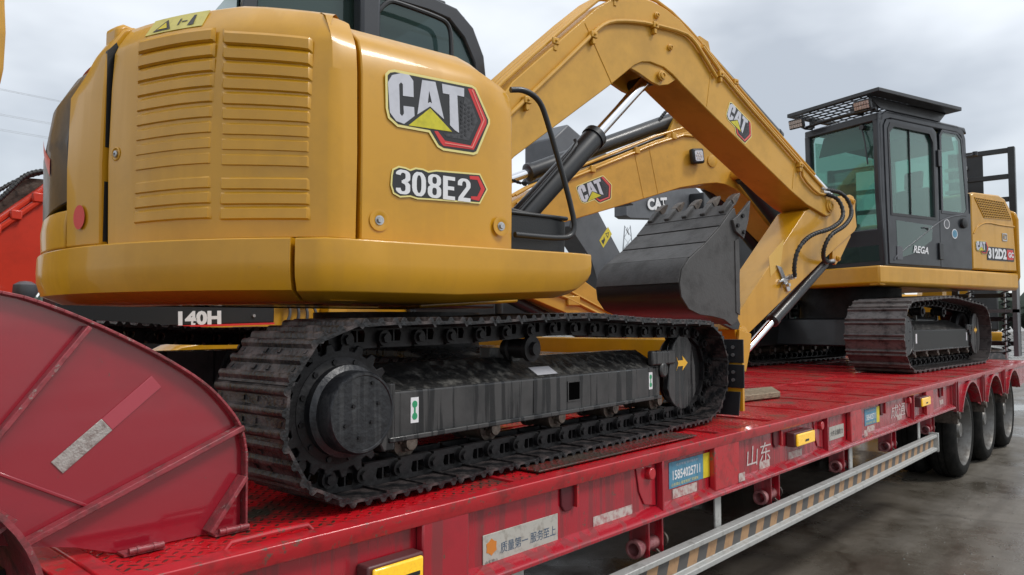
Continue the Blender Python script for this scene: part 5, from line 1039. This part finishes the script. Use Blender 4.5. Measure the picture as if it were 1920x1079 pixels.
# roof guard: rim, mesh over the front, lamps, beacon
gx0_, gx1_, gy0_, gy1_, gz = -.27, 1.31, .14, 1.38, 3.12
m = MB(); m.frame([(gx0_, gy0_), (gx1_, gy0_), (gx1_, gy1_), (gx0_, gy1_)], [(gx0_ + .05, gy0_ + .05), (gx1_ - .06, gy0_ + .05), (gx1_ - .06, gy1_ - .16), (gx0_ + .05, gy1_ - .16)], gz - .03, gz + .015, 'xy'); guard = obj('roof_guard', m, BLK, ex12, R12, bevel=.006)
m = MB(); m.prism([(gx0_ + .02, 3.10), (gx1_ - .04, 3.10), (1.02, 2.98), (gx0_ + .16, 2.98)], 1.19, 1.205); obj('guard_side_plate', m, BLK, guard, R12)
m = MB()
for i in range(9): x = gx1_ - .08 - i * .10; m.box(x - .008, x + .008, gy0_ + .05, gy1_ - .16, gz - .01, gz + .004)
for i in range(8): y = gy0_ + .14 + i * .115; m.box(gx1_ - .9, gx1_ - .06, y - .008, y + .008, gz - .018, gz - .0105)
obj('guard_mesh', m, BLK, guard, R12, kind='stuff')
m = MB(); m.box(gx0_ + .05, gx1_ - .92, gy0_ + .05, gy1_ - .16, gz - .008, gz + .006); obj('guard_plate', m, BLK, guard, R12)
for (x, y) in ((1.0, .26), (1.0, 1.12), (-.2, .26), (-.2, 1.12)):
    m = MB(); m.box(x - .025, x + .025, y - .02, y + .02, 2.97, gz - .03); obj('guard_post', m, BLK, guard, R12)
m = MB(); m.ring((.62, .62, gz), (.62, .62, 5), [(0, 0), (.08, 0), (.085, .05), (.06, .10), (0, .115)], 20); obj('beacon', m, BLK, guard, R12)
for y in (.26, 1.16):
    m = MB(); m.T = TR(1.30, y, 2.985, 4) @ Matrix.Rotation(R(12), 4, 'Y'); m.box(-.05, .0, -.10, .10, -.055, .06); lp = obj('work_lamp', m, BLK, cab, R12, bevel=.01)
    m = MB(); m.T = TR(1.30, y, 2.985, 4) @ Matrix.Rotation(R(12), 4, 'Y')
    for r_ in range(2):
        for c in range(6): m.box(.001, .008, -.088 + c * .030, -.062 + c * .030, -.042 + r_ * .046, -.004 + r_ * .046)
    obj('lens', m, LENS, lp, R12); m = MB(); m.tube([(1.26, y, 2.98), (1.12, y, 2.95), (1.0, y, 2.96)], .015, 6); obj('lamp_arm', m, BLK, lp, R12)
m = MB(); m.tube([(1.10, .25, 2.97), (1.12, .7, 2.985), (1.10, 1.2, 2.97)], .018, 8, smooth=1); obj('lamp_rail', m, BLK, cab, R12)
m = MB(); m.tube([(-.66, 1.16, 2.62), (-.72, 1.22, 2.63), (-.78, 1.24, 2.66)], .012, 6); m.ring((-.78, 1.24, 2.63), (-.78, 1.24, 3), [(0, 0), (.03, 0), (.03, .05), (0, .05)], 12); obj('mirror_stub', m, PBLK, cab, R12)
# boom, stick, cylinders of the rear excavator
BP2 = [(.45, 1.05), (.35, 1.2), (.5, 1.42), (1.80, 2.12), (2.07, 2.33), (2.45, 2.60), (2.62, 2.68), (2.74, 2.705), (2.98, 2.70), (3.44, 2.545), (4.627, 2.025), (5.005, 1.86), (5.30, 1.68), (5.38, 1.56), (5.33, 1.44), (5.19, 1.40), (5.05, 1.42), (4.597, 1.575), (3.671, 1.865), (3.1, 2.05), (2.746, 2.125), (2.55, 2.155), (2.41, 2.15), (2.25, 2.11), (2.07, 2.02), (1.78, 1.75), (.75, 1.05)]
m = MB(); m.prism(BP2, -.18, .18); b12 = obj('boom', m, YEL2, ex12, R12, bevel=.008, sharp=30)
for (p, q) in (((3.55, 2.49), (3.42, 1.95)), ((3.75, 2.40), (3.62, 1.89))): m = MB(); m.tube([(p[0], .1805, p[1]), (q[0], .1805, q[1])], .004, 6); obj('weld_seam', m, YEL2, b12, R12)
for k, (y, dz) in enumerate(((.195, -.055), (.17, .03), (.10, .03), (.02, .03))):
    m = MB(); m.tube([(x, y, z + dz) for x, z in ((5.2, 1.76), (5.005, 1.875), (4.627, 2.04), (3.44, 2.56), (3.05, 2.70), (2.75, 2.715), (2.45, 2.62), (2.0, 2.28))], .014, 8); obj('hydraulic_pipe', m, YEL2, b12, R12)
for x, z in ((4.3, 2.14), (3.72, 2.40), (3.2, 2.62)): m = MB(); m.box(x - .03, x + .03, .181, .215, z - .04, z + .03); obj('pipe_clamp', m, YEL2, b12, R12, bevel=.005)
logo(b12, R12 @ face_mat((4.415, .1815, 1.755), (-.93, 0, .367), (.367, 0, .93)), .105)
m = MB(); m.T = Matrix.Translation((2.90, .0, 2.415)) @ Matrix.Rotation(R(8), 4, 'Y'); m.box(-.085, .085, .20, .27, -.085, .085); wl_ = obj('work_lamp', m, PLA, b12, R12, bevel=.02)
m = MB(); m.T = Matrix.Translation((2.90, 0, 2.415)) @ Matrix.Rotation(R(8), 4, 'Y'); m.prism([(.07 * max(-.85, min(.85, cos(a) * 1.3)), .07 * max(-.85, min(.85, sin(a) * 1.3))) for a in [2 * pi * k / 12 for k in range(12)]], .27, .274); obj('reflector', m, SIL, wl_, R12)
m = MB(); m.T = Matrix.Translation((2.90, 0, 2.415))
for k in range(6): a = 2 * pi * k / 6; m.cyl((.036 * cos(a), .274, .036 * sin(a)), (.036 * cos(a), .278, .036 * sin(a)), .014, n=10)
m.cyl((0, .274, 0), (0, .278, 0), .014, n=10); obj('led', m, LENS, wl_, R12)
m = MB(); m.cyl((2.90, .18, 2.36), (2.90, .24, 2.36), .03, n=8); obj('lamp_bracket', m, PLA, wl_, R12)
m = MB(); m.ring((2.62, .18, 2.40), (2.62, 2, 2.40), [(0, 0), (.07, 0), (.07, .012), (.04, .02), (0, .02)], 24); obj('boom_boss', m, YEL2, b12, R12)
for y in (.29, -.29): ram(ex12, R12, (1.0, 1.18), (2.28, 2.27), .98, .085, .045, y, 'boom_cylinder', PLA)
m = MB(); m.cyl((2.28, -.34, 2.27), (2.28, .34, 2.27), .06, n=16); obj('cylinder_pin', m, YEL2, b12, R12)
ram(ex12, R12, (3.05, 2.86), (5.45, 1.86), .80, .085, .045, 0., 'stick_cylinder', BLK)
m = MB(); m.tube([(3.3, .12, 2.62), (3.9, .10, 2.36), (4.9, .10, 1.96)], .022, 8); obj('cylinder_line', m, BLK, ex12, R12)
m = MB(); m.prism([(2.85, 2.68), (2.92, 2.93), (3.06, 2.95), (3.25, 2.60)], -.12, -.08); m.prism([(2.85, 2.68), (2.92, 2.93), (3.06, 2.95), (3.25, 2.60)], .08, .12); obj('cylinder_mount', m, YEL2, b12, R12)
m = MB(); lug(m, 3.04, 2.86, -.16, .16, .06); obj('cylinder_eye', m, YEL2, b12, R12)
hose([(3.35, .05, 2.72), (3.2, .08, 2.95), (2.95, .1, 3.05), (2.6, .1, 2.95), (2.35, .1, 2.7)], .016, ex12, R12)
SP2 = [(5.85, 1.85), (5.60, 1.95), (5.40, 1.78), (5.10, 1.34), (4.45, 1.02), (3.90, .70), (3.30, .42), (3.18, .33), (3.25, .22), (3.45, .25), (5.05, .80), (5.60, 1.20)]
m = MB(); m.prism(SP2, -.15, .15); s12 = obj('stick', m, YEL2, ex12, R12, bevel=.008, sharp=30)
m = MB(); m.tube([(5.3, .16, 1.15), (4.7, .16, .93), (3.6, .16, .45)], .013, 6); m.tube([(5.2, .165, .98), (4.6, .165, .80), (3.8, .165, .48)], .018, 6); obj('stick_pipe', m, YEL2, s12, R12)
m = MB(); m.box(4.45, 4.6, .15, .18, .72, .82); obj('pipe_block', m, YEL2, s12, R12, bevel=.01)
ram(ex12, R12, (5.55, .95), (3.55, .10), .7, .055, .03, 0, 'bucket_cylinder', BLK)
m = MB(); bk_o = [(3.1, .45), (3.35, .12), (3.30, .06), (2.85, .05), (2.45, .10), (2.3, .35), (2.5, .62)]; m.prism(bk_o, -.45, .45); obj('bucket', m, BKT2, ex12, R12, bevel=.02)
m = MB(); m.box(.3, 1.1, -1.1, -.25, 1.19, 1.9); m.box(-.7, .3, -1.15, -.3, 1.19, 1.95); obj('tool_box', m, BLK, ex12, R12, bevel=.02)
m = MB()
for k in range(4): m.tube([(.9, .05 + .06 * k, 1.3), (1.3, .06 + .05 * k, 1.5 + .05 * k), (1.6, .1, 1.85), (1.9, .15, 2.15)], .018, 6, smooth=2)
obj('boom_hoses', m, HOSE, ex12, R12, kind='stuff')

# ================================================================== other machines and things standing beyond the trailer
wd = MB(); wd.prism([(4.83, 2.27), (5.32, 2.20), (5.70, 2.42), (5.30, 2.50)], 1.056, 1.10, 'xy'); tag(obj('wood_plank', wd, WOOD, None, I4, bevel=.008), 'short weathered wooden plank lying on the red deck in front of the bucket', 'plank')

def simple_excavator(label, mw, paint, trim, boomp, stickp=None, sc_=1., name='excavator', body=None, cs=1):
    t = thing(name, label, 'excavator', mw)
    s = sc_; pbody = body or paint
    def B(nm, boxes, mt, bv=.03, par=t):
        mm = MB()
        for b in boxes: mm.box(*[v * s for v in b])
        return obj(nm, mm, mt, par, mw, bevel=bv)
    for sg in (-1, 1):
        mm = MB(); y0, y1 = sorted((sg * .75 * s, sg * 1.3 * s)); r_ = .42 * s
        pl = [(-1.5 * s + -r_ * sin(pi * i / 12), r_ - r_ * cos(pi * i / 12)) for i in range(13)] + [(1.5 * s + r_ * sin(pi * i / 12), r_ + r_ * cos(pi * i / 12)) for i in range(13)]
        mm.prism(pl, y0 + .04, y1 - .04); tk = obj('crawler_track', mm, MUD, t, mw)
        P_, pt = resample([(p[0], p[1]) for p in pl], 40); mm = shoe_mesh(pt, y0, y1, 'track_shoe'); mm.materials.append(MUD)
        for i in range(40):
            a, b = Vector(P_[i]), Vector(P_[(i + 1) % 40]); mid = (a + b) / 2; d_ = (b - a).normalized()
            lm_ = Matrix(((d_.x, 0, d_.y, mid.x), (0, 1, 0, 0), (d_.y, 0, -d_.x, mid.y), (0, 0, 0, 1)))
            o = bpy.data.objects.new('track_shoe', mm); COL.objects.link(o); place(o, tk, mw @ lm_)
    B('centre_frame', [(-.8, .8, -.8, .8, .3, .8), (-.45, .45, -.45, .45, .8, 1.0)], BLK)
    mm = MB(); mm.prism([(-2.2 * s, .95 * s), (1.3 * s, .95 * s), (1.4 * s, 1.1 * s), (1.4 * s, 1.2 * s), (-2.2 * s, 1.2 * s)], -1.3 * s, 1.3 * s); obj('platform', mm, trim, t, mw, bevel=.03)
    mm = MB(); mm.prism([(-2.25 * s, 1.0 * s), (-1.4 * s, 1.0 * s), (-1.4 * s, 2.1 * s), (-2.0 * s, 2.1 * s), (-2.25 * s, 1.9 * s)], -1.25 * s, 1.25 * s); obj('counterweight', mm, pbody, t, mw, bevel=.08)
    B('engine_hood', [(-1.38, -.1, -1.25, 1.25, 1.21, 2.0)], pbody, .05)
    mm = MB(); mm.prism([(-.05 * s, 1.21 * s), (-.05 * s, 2.6 * s), (.1 * s, 2.85 * s), (1.2 * s, 2.85 * s), (1.4 * s, 2.6 * s), (1.38 * s, 1.21 * s)], cs * .3 * s, cs * 1.25 * s); cb = obj('cab', mm, BLK, t, mw, bevel=.05)
    mm = MB(); mm.prism([(.1 * s, 1.8 * s), (.15 * s, 2.6 * s), (1.2 * s, 2.6 * s), (1.25 * s, 1.8 * s)], cs * 1.252 * s, cs * 1.26 * s); obj('side_window', mm, GLD, cb, mw)
    mm = MB(); mm.prism([(p[0], p[1]) for p in boomp], -.2 * s, .2 * s); bo = obj('boom', mm, paint, t, mw, bevel=.01, sharp=30)
    if stickp: mm = MB(); mm.prism(stickp, -.16 * s, .16 * s); obj('stick', mm, paint, t, mw, bevel=.01, sharp=30)
    return t, bo, cb

# red machine at the left, its arm rising to the right
rr_ = TR(4.9, 7.2, 0, 180)
tR, bR, _ = simple_excavator('orange red excavator arm behind the yellow hood at the left edge', rr_, ORR, BLK,
   [(.3, 1.2), (.5, 1.5), (1.2, 3.3), (1.6, 3.75), (2.1, 3.55), (3.0, 2.66), (3.35, 2.33), (4.2, 1.50), (4.6, 1.1), (4.5, .9), (3.9, 1.1), (3.0, 1.86), (2.2, 2.6), (1.8, 2.8), (1.5, 2.6), (.9, 1.2)], body=BLK, cs=-1)
for k, (y, dz) in enumerate(((.22, -.02), (.19, .045), (.12, .05), (.0, .05))):
    m = MB(); m.tube([(2.3, y, 3.36 + dz), (3.0, y, 2.66 + dz), (3.35, y, 2.33 + dz), (4.2, y, 1.5 + dz)], .024, 8); obj('hydraulic_pipe', m, ORR, bR, rr_)
for x, z in ((3.05, 2.62), (3.2, 2.46), (3.34, 2.33)): m = MB(); m.box(x - .04, x + .04, .20, .25, z - .03, z + .05); obj('pipe_clamp', m, ORR, bR, rr_, bevel=.01)
hose([(2.8, .1, 2.9), (3.1, .15, 2.86), (3.25, .2, 2.66), (3.42, .2, 2.45), (3.6, .2, 2.3)], .018, tR, rr_)
hose([(2.8, .0, 2.95), (3.15, .05, 2.80), (3.35, .1, 2.62), (3.7, .1, 2.4)], .015, tR, rr_)
m = MB(); m.prism([(2.9, 2.83), (3.1, 2.82), (3.5, 2.36), (3.4, 2.30), (3.0, 2.70)], -.05, .0); obj('rusty_bracket', m, RUST, bR, rr_)
m = MB(); m.ring((3.22, .62, 1.83), (3.22, .62, 3), [(.0, -.06), (.05, -.06), (.085, .0), (.08, .06), (.04, .085), (0, .09)], 20); obj('work_lamp', m, GRYM, tR, rr_); 
m = MB(); m.tube([(3.22, .62, 1.79), (3.3, .4, 1.7), (3.3, .18, 1.7)], .02, 6); obj('lamp_arm', m, BLK, tR, rr_)

# black machine with a warning sticker on its arm, between the booms
rk = TR(13.2, 8.2, 0, 180)
tK, bK, cK = simple_excavator('dark grey excavator with a yellow warning sticker on its arm, behind the curled bucket', rk, GRYM, BLK,
   [(.4, 1.2), (.7, 1.35), (1.25, 2.0), (1.28, 2.9), (2.05, 3.68), (2.75, 3.72), (2.9, 3.3), (2.25, 2.75), (1.9, 2.0), (1.5, 1.2)])
m = MB(); m.T = Matrix.Translation((1.80, .2015, 3.20)) @ Matrix.Rotation(R(90), 4, 'X') @ Matrix.Rotation(R(45), 4, 'Z'); m.prism([(-.09, -.20), (.09, -.20), (.09, .20), (-.09, .20)], 0, -.002, 'xy'); wsk = obj('warning_sticker', m, PYEL, bK, rk)
m = MB(); m.T = Matrix.Translation((1.80, .2040, 3.20)) @ Matrix.Rotation(R(90), 4, 'X') @ Matrix.Rotation(R(45), 4, 'Z'); m.frame([(-.06, .04), (.06, .04), (0, .15)], [(-.035, .055), (.035, .055), (0, .12)], 0, -.001, 'xy'); m.prism([(-.05, -.16), (.05, -.16), (.02, -.08), (.05, -.03), (-.02, -.05)], 0, -.001, 'xy'); obj('sticker_print', m, PBLK, wsk, rk)
m = MB(); m.prism([(.9, 3.9), (2.8, 4.35), (2.9, 4.75), (2.45, 5.0), (2.35, 4.75), (1.0, 4.2)], -.25, .25); obj('stick', m, GRYM, tK, rk, bevel=.02)
m = MB(); m.prism([(1.9, 3.6), (2.3, 3.65), (2.8, 4.4), (2.4, 4.4)], -.15, .15); obj('link_arm', m, BLK, tK, rk, bevel=.02)
ram(tK, rk, (.9, 4.55), (3.0, 4.30), .7, .09, .05, .35, 'stick_cylinder', BLK)
GX = lambda X: 13.2 - X
GUARD = [(9.006, 4.524), (9.372, 4.816), (9.768, 4.68), (10.845, 4.445), (10.596, 3.6), (9.005, 3.865)]
m = MB(); m.prism([(GX(a), b) for a, b in GUARD], .28, .9); gd_p = obj('cab_guard', m, GRYM, tK, rk, bevel=.03)
m = MB(); m.tube([(GX(GUARD[2][0]), .27, GUARD[2][1]), (GX(GUARD[0][0]) , .27, GUARD[5][1])], .05, 6); m.tube([(GX(GUARD[1][0]), .27, GUARD[1][1] - .1), (GX(GUARD[3][0]), .27, GUARD[3][1] - .3)], .05, 6); obj('guard_rib', m, BLK, gd_p, rk, kind='stuff')
# far dark boom with white letters
rd = TR(21.5, 11.5, 0, 180)
tD, bD, cD = simple_excavator('charcoal excavator farthest back with white letters on its raised arm above the bucket teeth', rd, GRYM, BLK,
   [(.3, 1.2), (.5, 1.8), (-.4, 4.6), (-.2, 5.6), (.6, 5.9), (3.0, 5.35), (4.4, 5.0), (4.4, 4.55), (4.2, 4.5), (1.4, 4.75), (.7, 4.5), (1.3, 1.2)])
text('letters', 'CAT', .34, WHT, bD, rd @ face_mat((3.35, .235, 4.80), (-.97, 0, .16), (.16, 0, .97)), bold=.05, width=1.1, depth=.01)
m = MB(); m.box(-.2, .9, .2, .7, 4.9, 5.6); obj('arm_bracket', m, BLK, tD, rd, bevel=.03)
# yellow machine seen at the right edge, orange-yellow bits behind the ramp
ry = TR(22.0, 5.2, 0, 200)
simple_excavator('yellow excavator behind the upright loading ramps at the right edge', ry, YEL, YEL, [(.4, 1.2), (.4, 1.6), (2.6, 3.9), (3.2, 3.9), (5.4, 3.0), (5.5, 2.8), (3.3, 3.3), (2.9, 3.2), (1.0, 1.2)], [(5.2, 3.2), (5.7, 2.9), (4.6, .9), (4.3, 1.0)], 1.15)
rz = TR(14.2, 6.1, 0, 176)
simple_excavator('yellow excavator standing on the ground behind the one on the trailer', rz, YEL, YEL, [(.4, 1.2), (.4, 1.5), (2.4, 2.6), (3.0, 2.6), (4.6, 1.4), (4.4, 1.2), (2.9, 2.1), (2.4, 2.1), (.9, 1.2)], [(4.2, 1.6), (4.8, 1.3), (4.0, .3), (3.7, .4)], .82)
# yellow arm hanging in at the top left
rl = TR(.9, 6.0, 0, 0)
ta = thing('loader_arm', 'pale yellow machine arm cropped by the top left corner', 'machine arm', rl)
m = MB(); m.prism([(-1.2, 2.9), (-1.2, 6.2), (.40, 6.2), (.414, 3.75), (.426, 3.55), (.42, 3.3), (.405, 3.2), (.3, 3.05), (.0, 2.9)], -.2, .2); arm = obj('arm', m, YEL2, ta, rl, bevel=.02)
m = MB(); m.prism([(-1.0, 0), (-1.0, 3.0), (-.3, 3.0), (-.1, 0)], -.15, .15); obj('support_leg', m, YEL2, ta, rl, bevel=.02)
m = MB(); lug(m, .1, 3.3, -.23, .23, .08); obj('pin', m, YEL2, arm, rl)

# motor grader: black main beam lettered 140H, yellow front frame, wheels, blade
rg = TR(3.2, 6.2, 0, 0); gd = thing('motor_grader', 'yellow motor grader with a black main beam lettered 140H under the near excavator', 'grader', rg)
Tg = I4
m = MB(); m.prism([(1.72, 1.55), (1.72, 1.80), (3.45, 1.86), (3.45, 1.60)], 6.0, 6.3); beam = obj('main_beam', m, PLA, gd, Tg, bevel=.01)
m = MB(); m.prism([(1.72, 1.535), (1.72, 1.552), (3.45, 1.602), (3.45, 1.585)], 5.995, 6.0 - .0005); obj('stripe', m, PRED, beam, Tg)
m = MB(); m.prism([(1.72, 1.505), (1.72, 1.534), (3.45, 1.584), (3.45, 1.55)], 5.99, 6.2); obj('stripe', m, YEL, beam, Tg)
text('lettering', '140H', .118, WHT, beam, face_mat((2.60, 5.9985, 1.574), (1, 0, .03), (-.03, 0, 1)), bold=.05, width=.36)
for x, z in ((2.45, 1.575), (3.25, 1.66), (1.9, 1.60)): m = MB(); m.cyl((x, 5.999, z), (x, 5.985, z), .014, n=8); obj('bolt', m, STL, beam, Tg)
m = MB(); m.prism([(3.452, 1.50), (3.452, 2.2), (4.6, 2.3), (5.4, 2.0), (5.4, 1.6), (4.25, 1.52)], 6.05, 6.6); fr_ = obj('front_frame', m, YEL, gd, Tg, bevel=.015)
for k in range(4): m = MB(); m.tube([(3.58 + .08 * k, 6.0, 1.80), (3.60 + .09 * k, 5.97, 1.68), (3.55 + .10 * k, 6.0, 1.56)], .014, 6, smooth=2); obj('hose', m, GRYM, fr_, Tg)
m = MB(); m.box(3.52, 3.85, 5.96, 6.05, 1.80, 1.83); obj('hose_plate', m, STL, fr_, Tg)
m = MB(); m.prism([(3.95, 1.58), (3.95, 1.74), (4.15, 1.80), (4.15, 1.60)], 5.9, 6.05); obj('gusset', m, YEL, fr_, Tg, bevel=.008)
m = MB(); m.prism([(.4, 2.1), (.4, 3.0), (-.2, 3.1), (-1.5, 2.6), (-1.5, 1.2), (.4, 1.2)], 5.8, 7.0); obj('cab_and_hood', m, YEL, gd, Tg, bevel=.05)
m = MB(); m.prism([(2.3, 1.32), (2.5, 1.42), (2.85, 1.47), (3.3, 1.46), (3.3, 1.34), (2.9, 1.3)], 5.7, 6.1); m.box(3.0, 3.35, 5.65, 5.95, 1.36, 1.48); obj('blade_lift_casting', m, YEL, gd, Tg, bevel=.015)
m = MB(); m.prism([(-.8, .25), (-.6, .9), (-.5, .9), (-.7, .25)], -1.8, 1.8); m.T = None; m.T = None; dbm = MB(); dbm.box(1.2, 5.0, 6.3, 6.6, .85, 1.28); dbm.box(1.6, 3.2, 6.7, 6.8, .3, 1.45); obj('drawbar', dbm, BLK, gd, Tg); bl = obj('blade', m, GRYM, gd, TR(2.6, 6.3, 0, 40))
gw = MB(); gw.ring((0, 0, 0), (0, 1, 0), [(.32, .02), (.5, -.02), (.66, .03), (.69, .08), (.69, .30), (.66, .35), (.5, .40), (.32, .36), (.31, .2), (.32, .02)], 36, caps=False); gwm = gw.mesh('tyre'); gwm.materials.append(RUB)
gr_ = MB(); gr_.ring((0, 0, 0), (0, 1, 0), [(.0, .1), (.12, .1), (.14, .05), (.2, .08), (.30, .04), (.33, .02), (.33, .3), (0, .3)], 28); grm = gr_.mesh('wheel'); grm.materials.append(YEL)
for x, y in ((-.9, 5.6), (1.9, 6.6), (5.2, 5.7), (-.9, 7.1), (1.9, 7.6), (5.2, 7.1)):
    o = bpy.data.objects.new('wheel', grm); COL.objects.link(o); place(o, gd, TR(x, y, .69)); u = bpy.data.objects.new('tyre', gwm); COL.objects.link(u); place(u, o, TR(x, y, .69))

# distance: lattice pylons with wires, a low tree line and sheds
for i, (x, y, h, lb) in enumerate(((170, 112, 28, 'distant lattice power pylon seen in the gap left of the bucket, the left one'), (182, 127, 26, 'distant lattice power pylon seen in the gap left of the bucket, the right one'))):
    m = MB(); w = 3.0
    for k in range(9):
        z0, z1 = h * k / 9, h * (k + 1) / 9; w0, w1 = w * (1 - .75 * k / 9), w * (1 - .75 * (k + 1) / 9)
        for sx_, sy_ in ((1, 1), (1, -1), (-1, -1), (-1, 1)): m.tube([(sx_ * w0, sy_ * w0, z0), (sx_ * w1, sy_ * w1, z1)], .12, 4)
        m.tube([(-w0, w0, z0), (w1, w1, z1)], .08, 4); m.tube([(w0, -w0, z0), (-w1, -w1, z1)], .08, 4); m.tube([(-w0, -w0, z0), (-w1, w1, z1)], .08, 4); m.tube([(w0, w0, z0), (w1, -w1, z1)], .08, 4); m.tube([(-w1, -w1, z1), (w1, -w1, z1)], .08, 4)
    for z in (h * .62, h * .78, h * .94):
        m.tube([(-6, 0, z), (6, 0, z)], .14, 4); m.tube([(-6, 0, z), (0, 0, z + 1.3)], .08, 4); m.tube([(6, 0, z), (0, 0, z + 1.3)], .08, 4)
    o = obj('power_pylon', m, mat('pylon steel %d' % i, (.38, .40, .42), .6), None, TR(x, y, 0, 30)); tag(o, lb, 'pylon', 'power pylons')
m = MB()
for (z, dz) in ((52, 0), (47, 0), (44, 0), (30, 0), (28.5, 0)):
    m.tube([(-60 + 220 * u, 170, z - 5 * sin(pi * u)) for u in [i / 16 for i in range(17)]], .035, 4)
    m.tube([(-60 + 220 * u, 171.4, z + .6 - 5 * sin(pi * u)) for u in [i / 16 for i in range(17)]], .035, 4)
o = obj('power_lines', m, mat('wire', (.45, .47, .49), .6), None, I4); tag(o, 'thin power lines crossing the pale sky at the left edge', 'power lines'); 
m = MB(); rnd = random.Random(3)
for k in range(420):
    a = R(rnd.uniform(-30, 125)); d = rnd.uniform(150, 175); x, y = d * cos(a), d * sin(a); hh = rnd.uniform(3.5, 7.5); r_ = rnd.uniform(1.6, 3.4)
    for q in range(3):
        cx, cy, cz = x + rnd.uniform(-2, 2), y + rnd.uniform(-2, 2), hh * rnd.uniform(.4, .9); n_ = 7
        vs = [(cx, cy, cz + r_)] + [(cx + r_ * cos(2 * pi * i / n_) * rnd.uniform(.7, 1.2), cy + r_ * sin(2 * pi * i / n_) * rnd.uniform(.7, 1.2), cz * rnd.uniform(.6, 1)) for i in range(n_)] + [(cx, cy, 0)]
        m.add(vs, [(0, 1 + i, 1 + (i + 1) % n_) for i in range(n_)] + [(n_ + 1, 1 + (i + 1) % n_, 1 + i) for i in range(n_)])
obj('tree_line', m, mat('far foliage', (.07, .09, .07), .8, var=.4, vscale=.2), None, I4, kind='stuff')
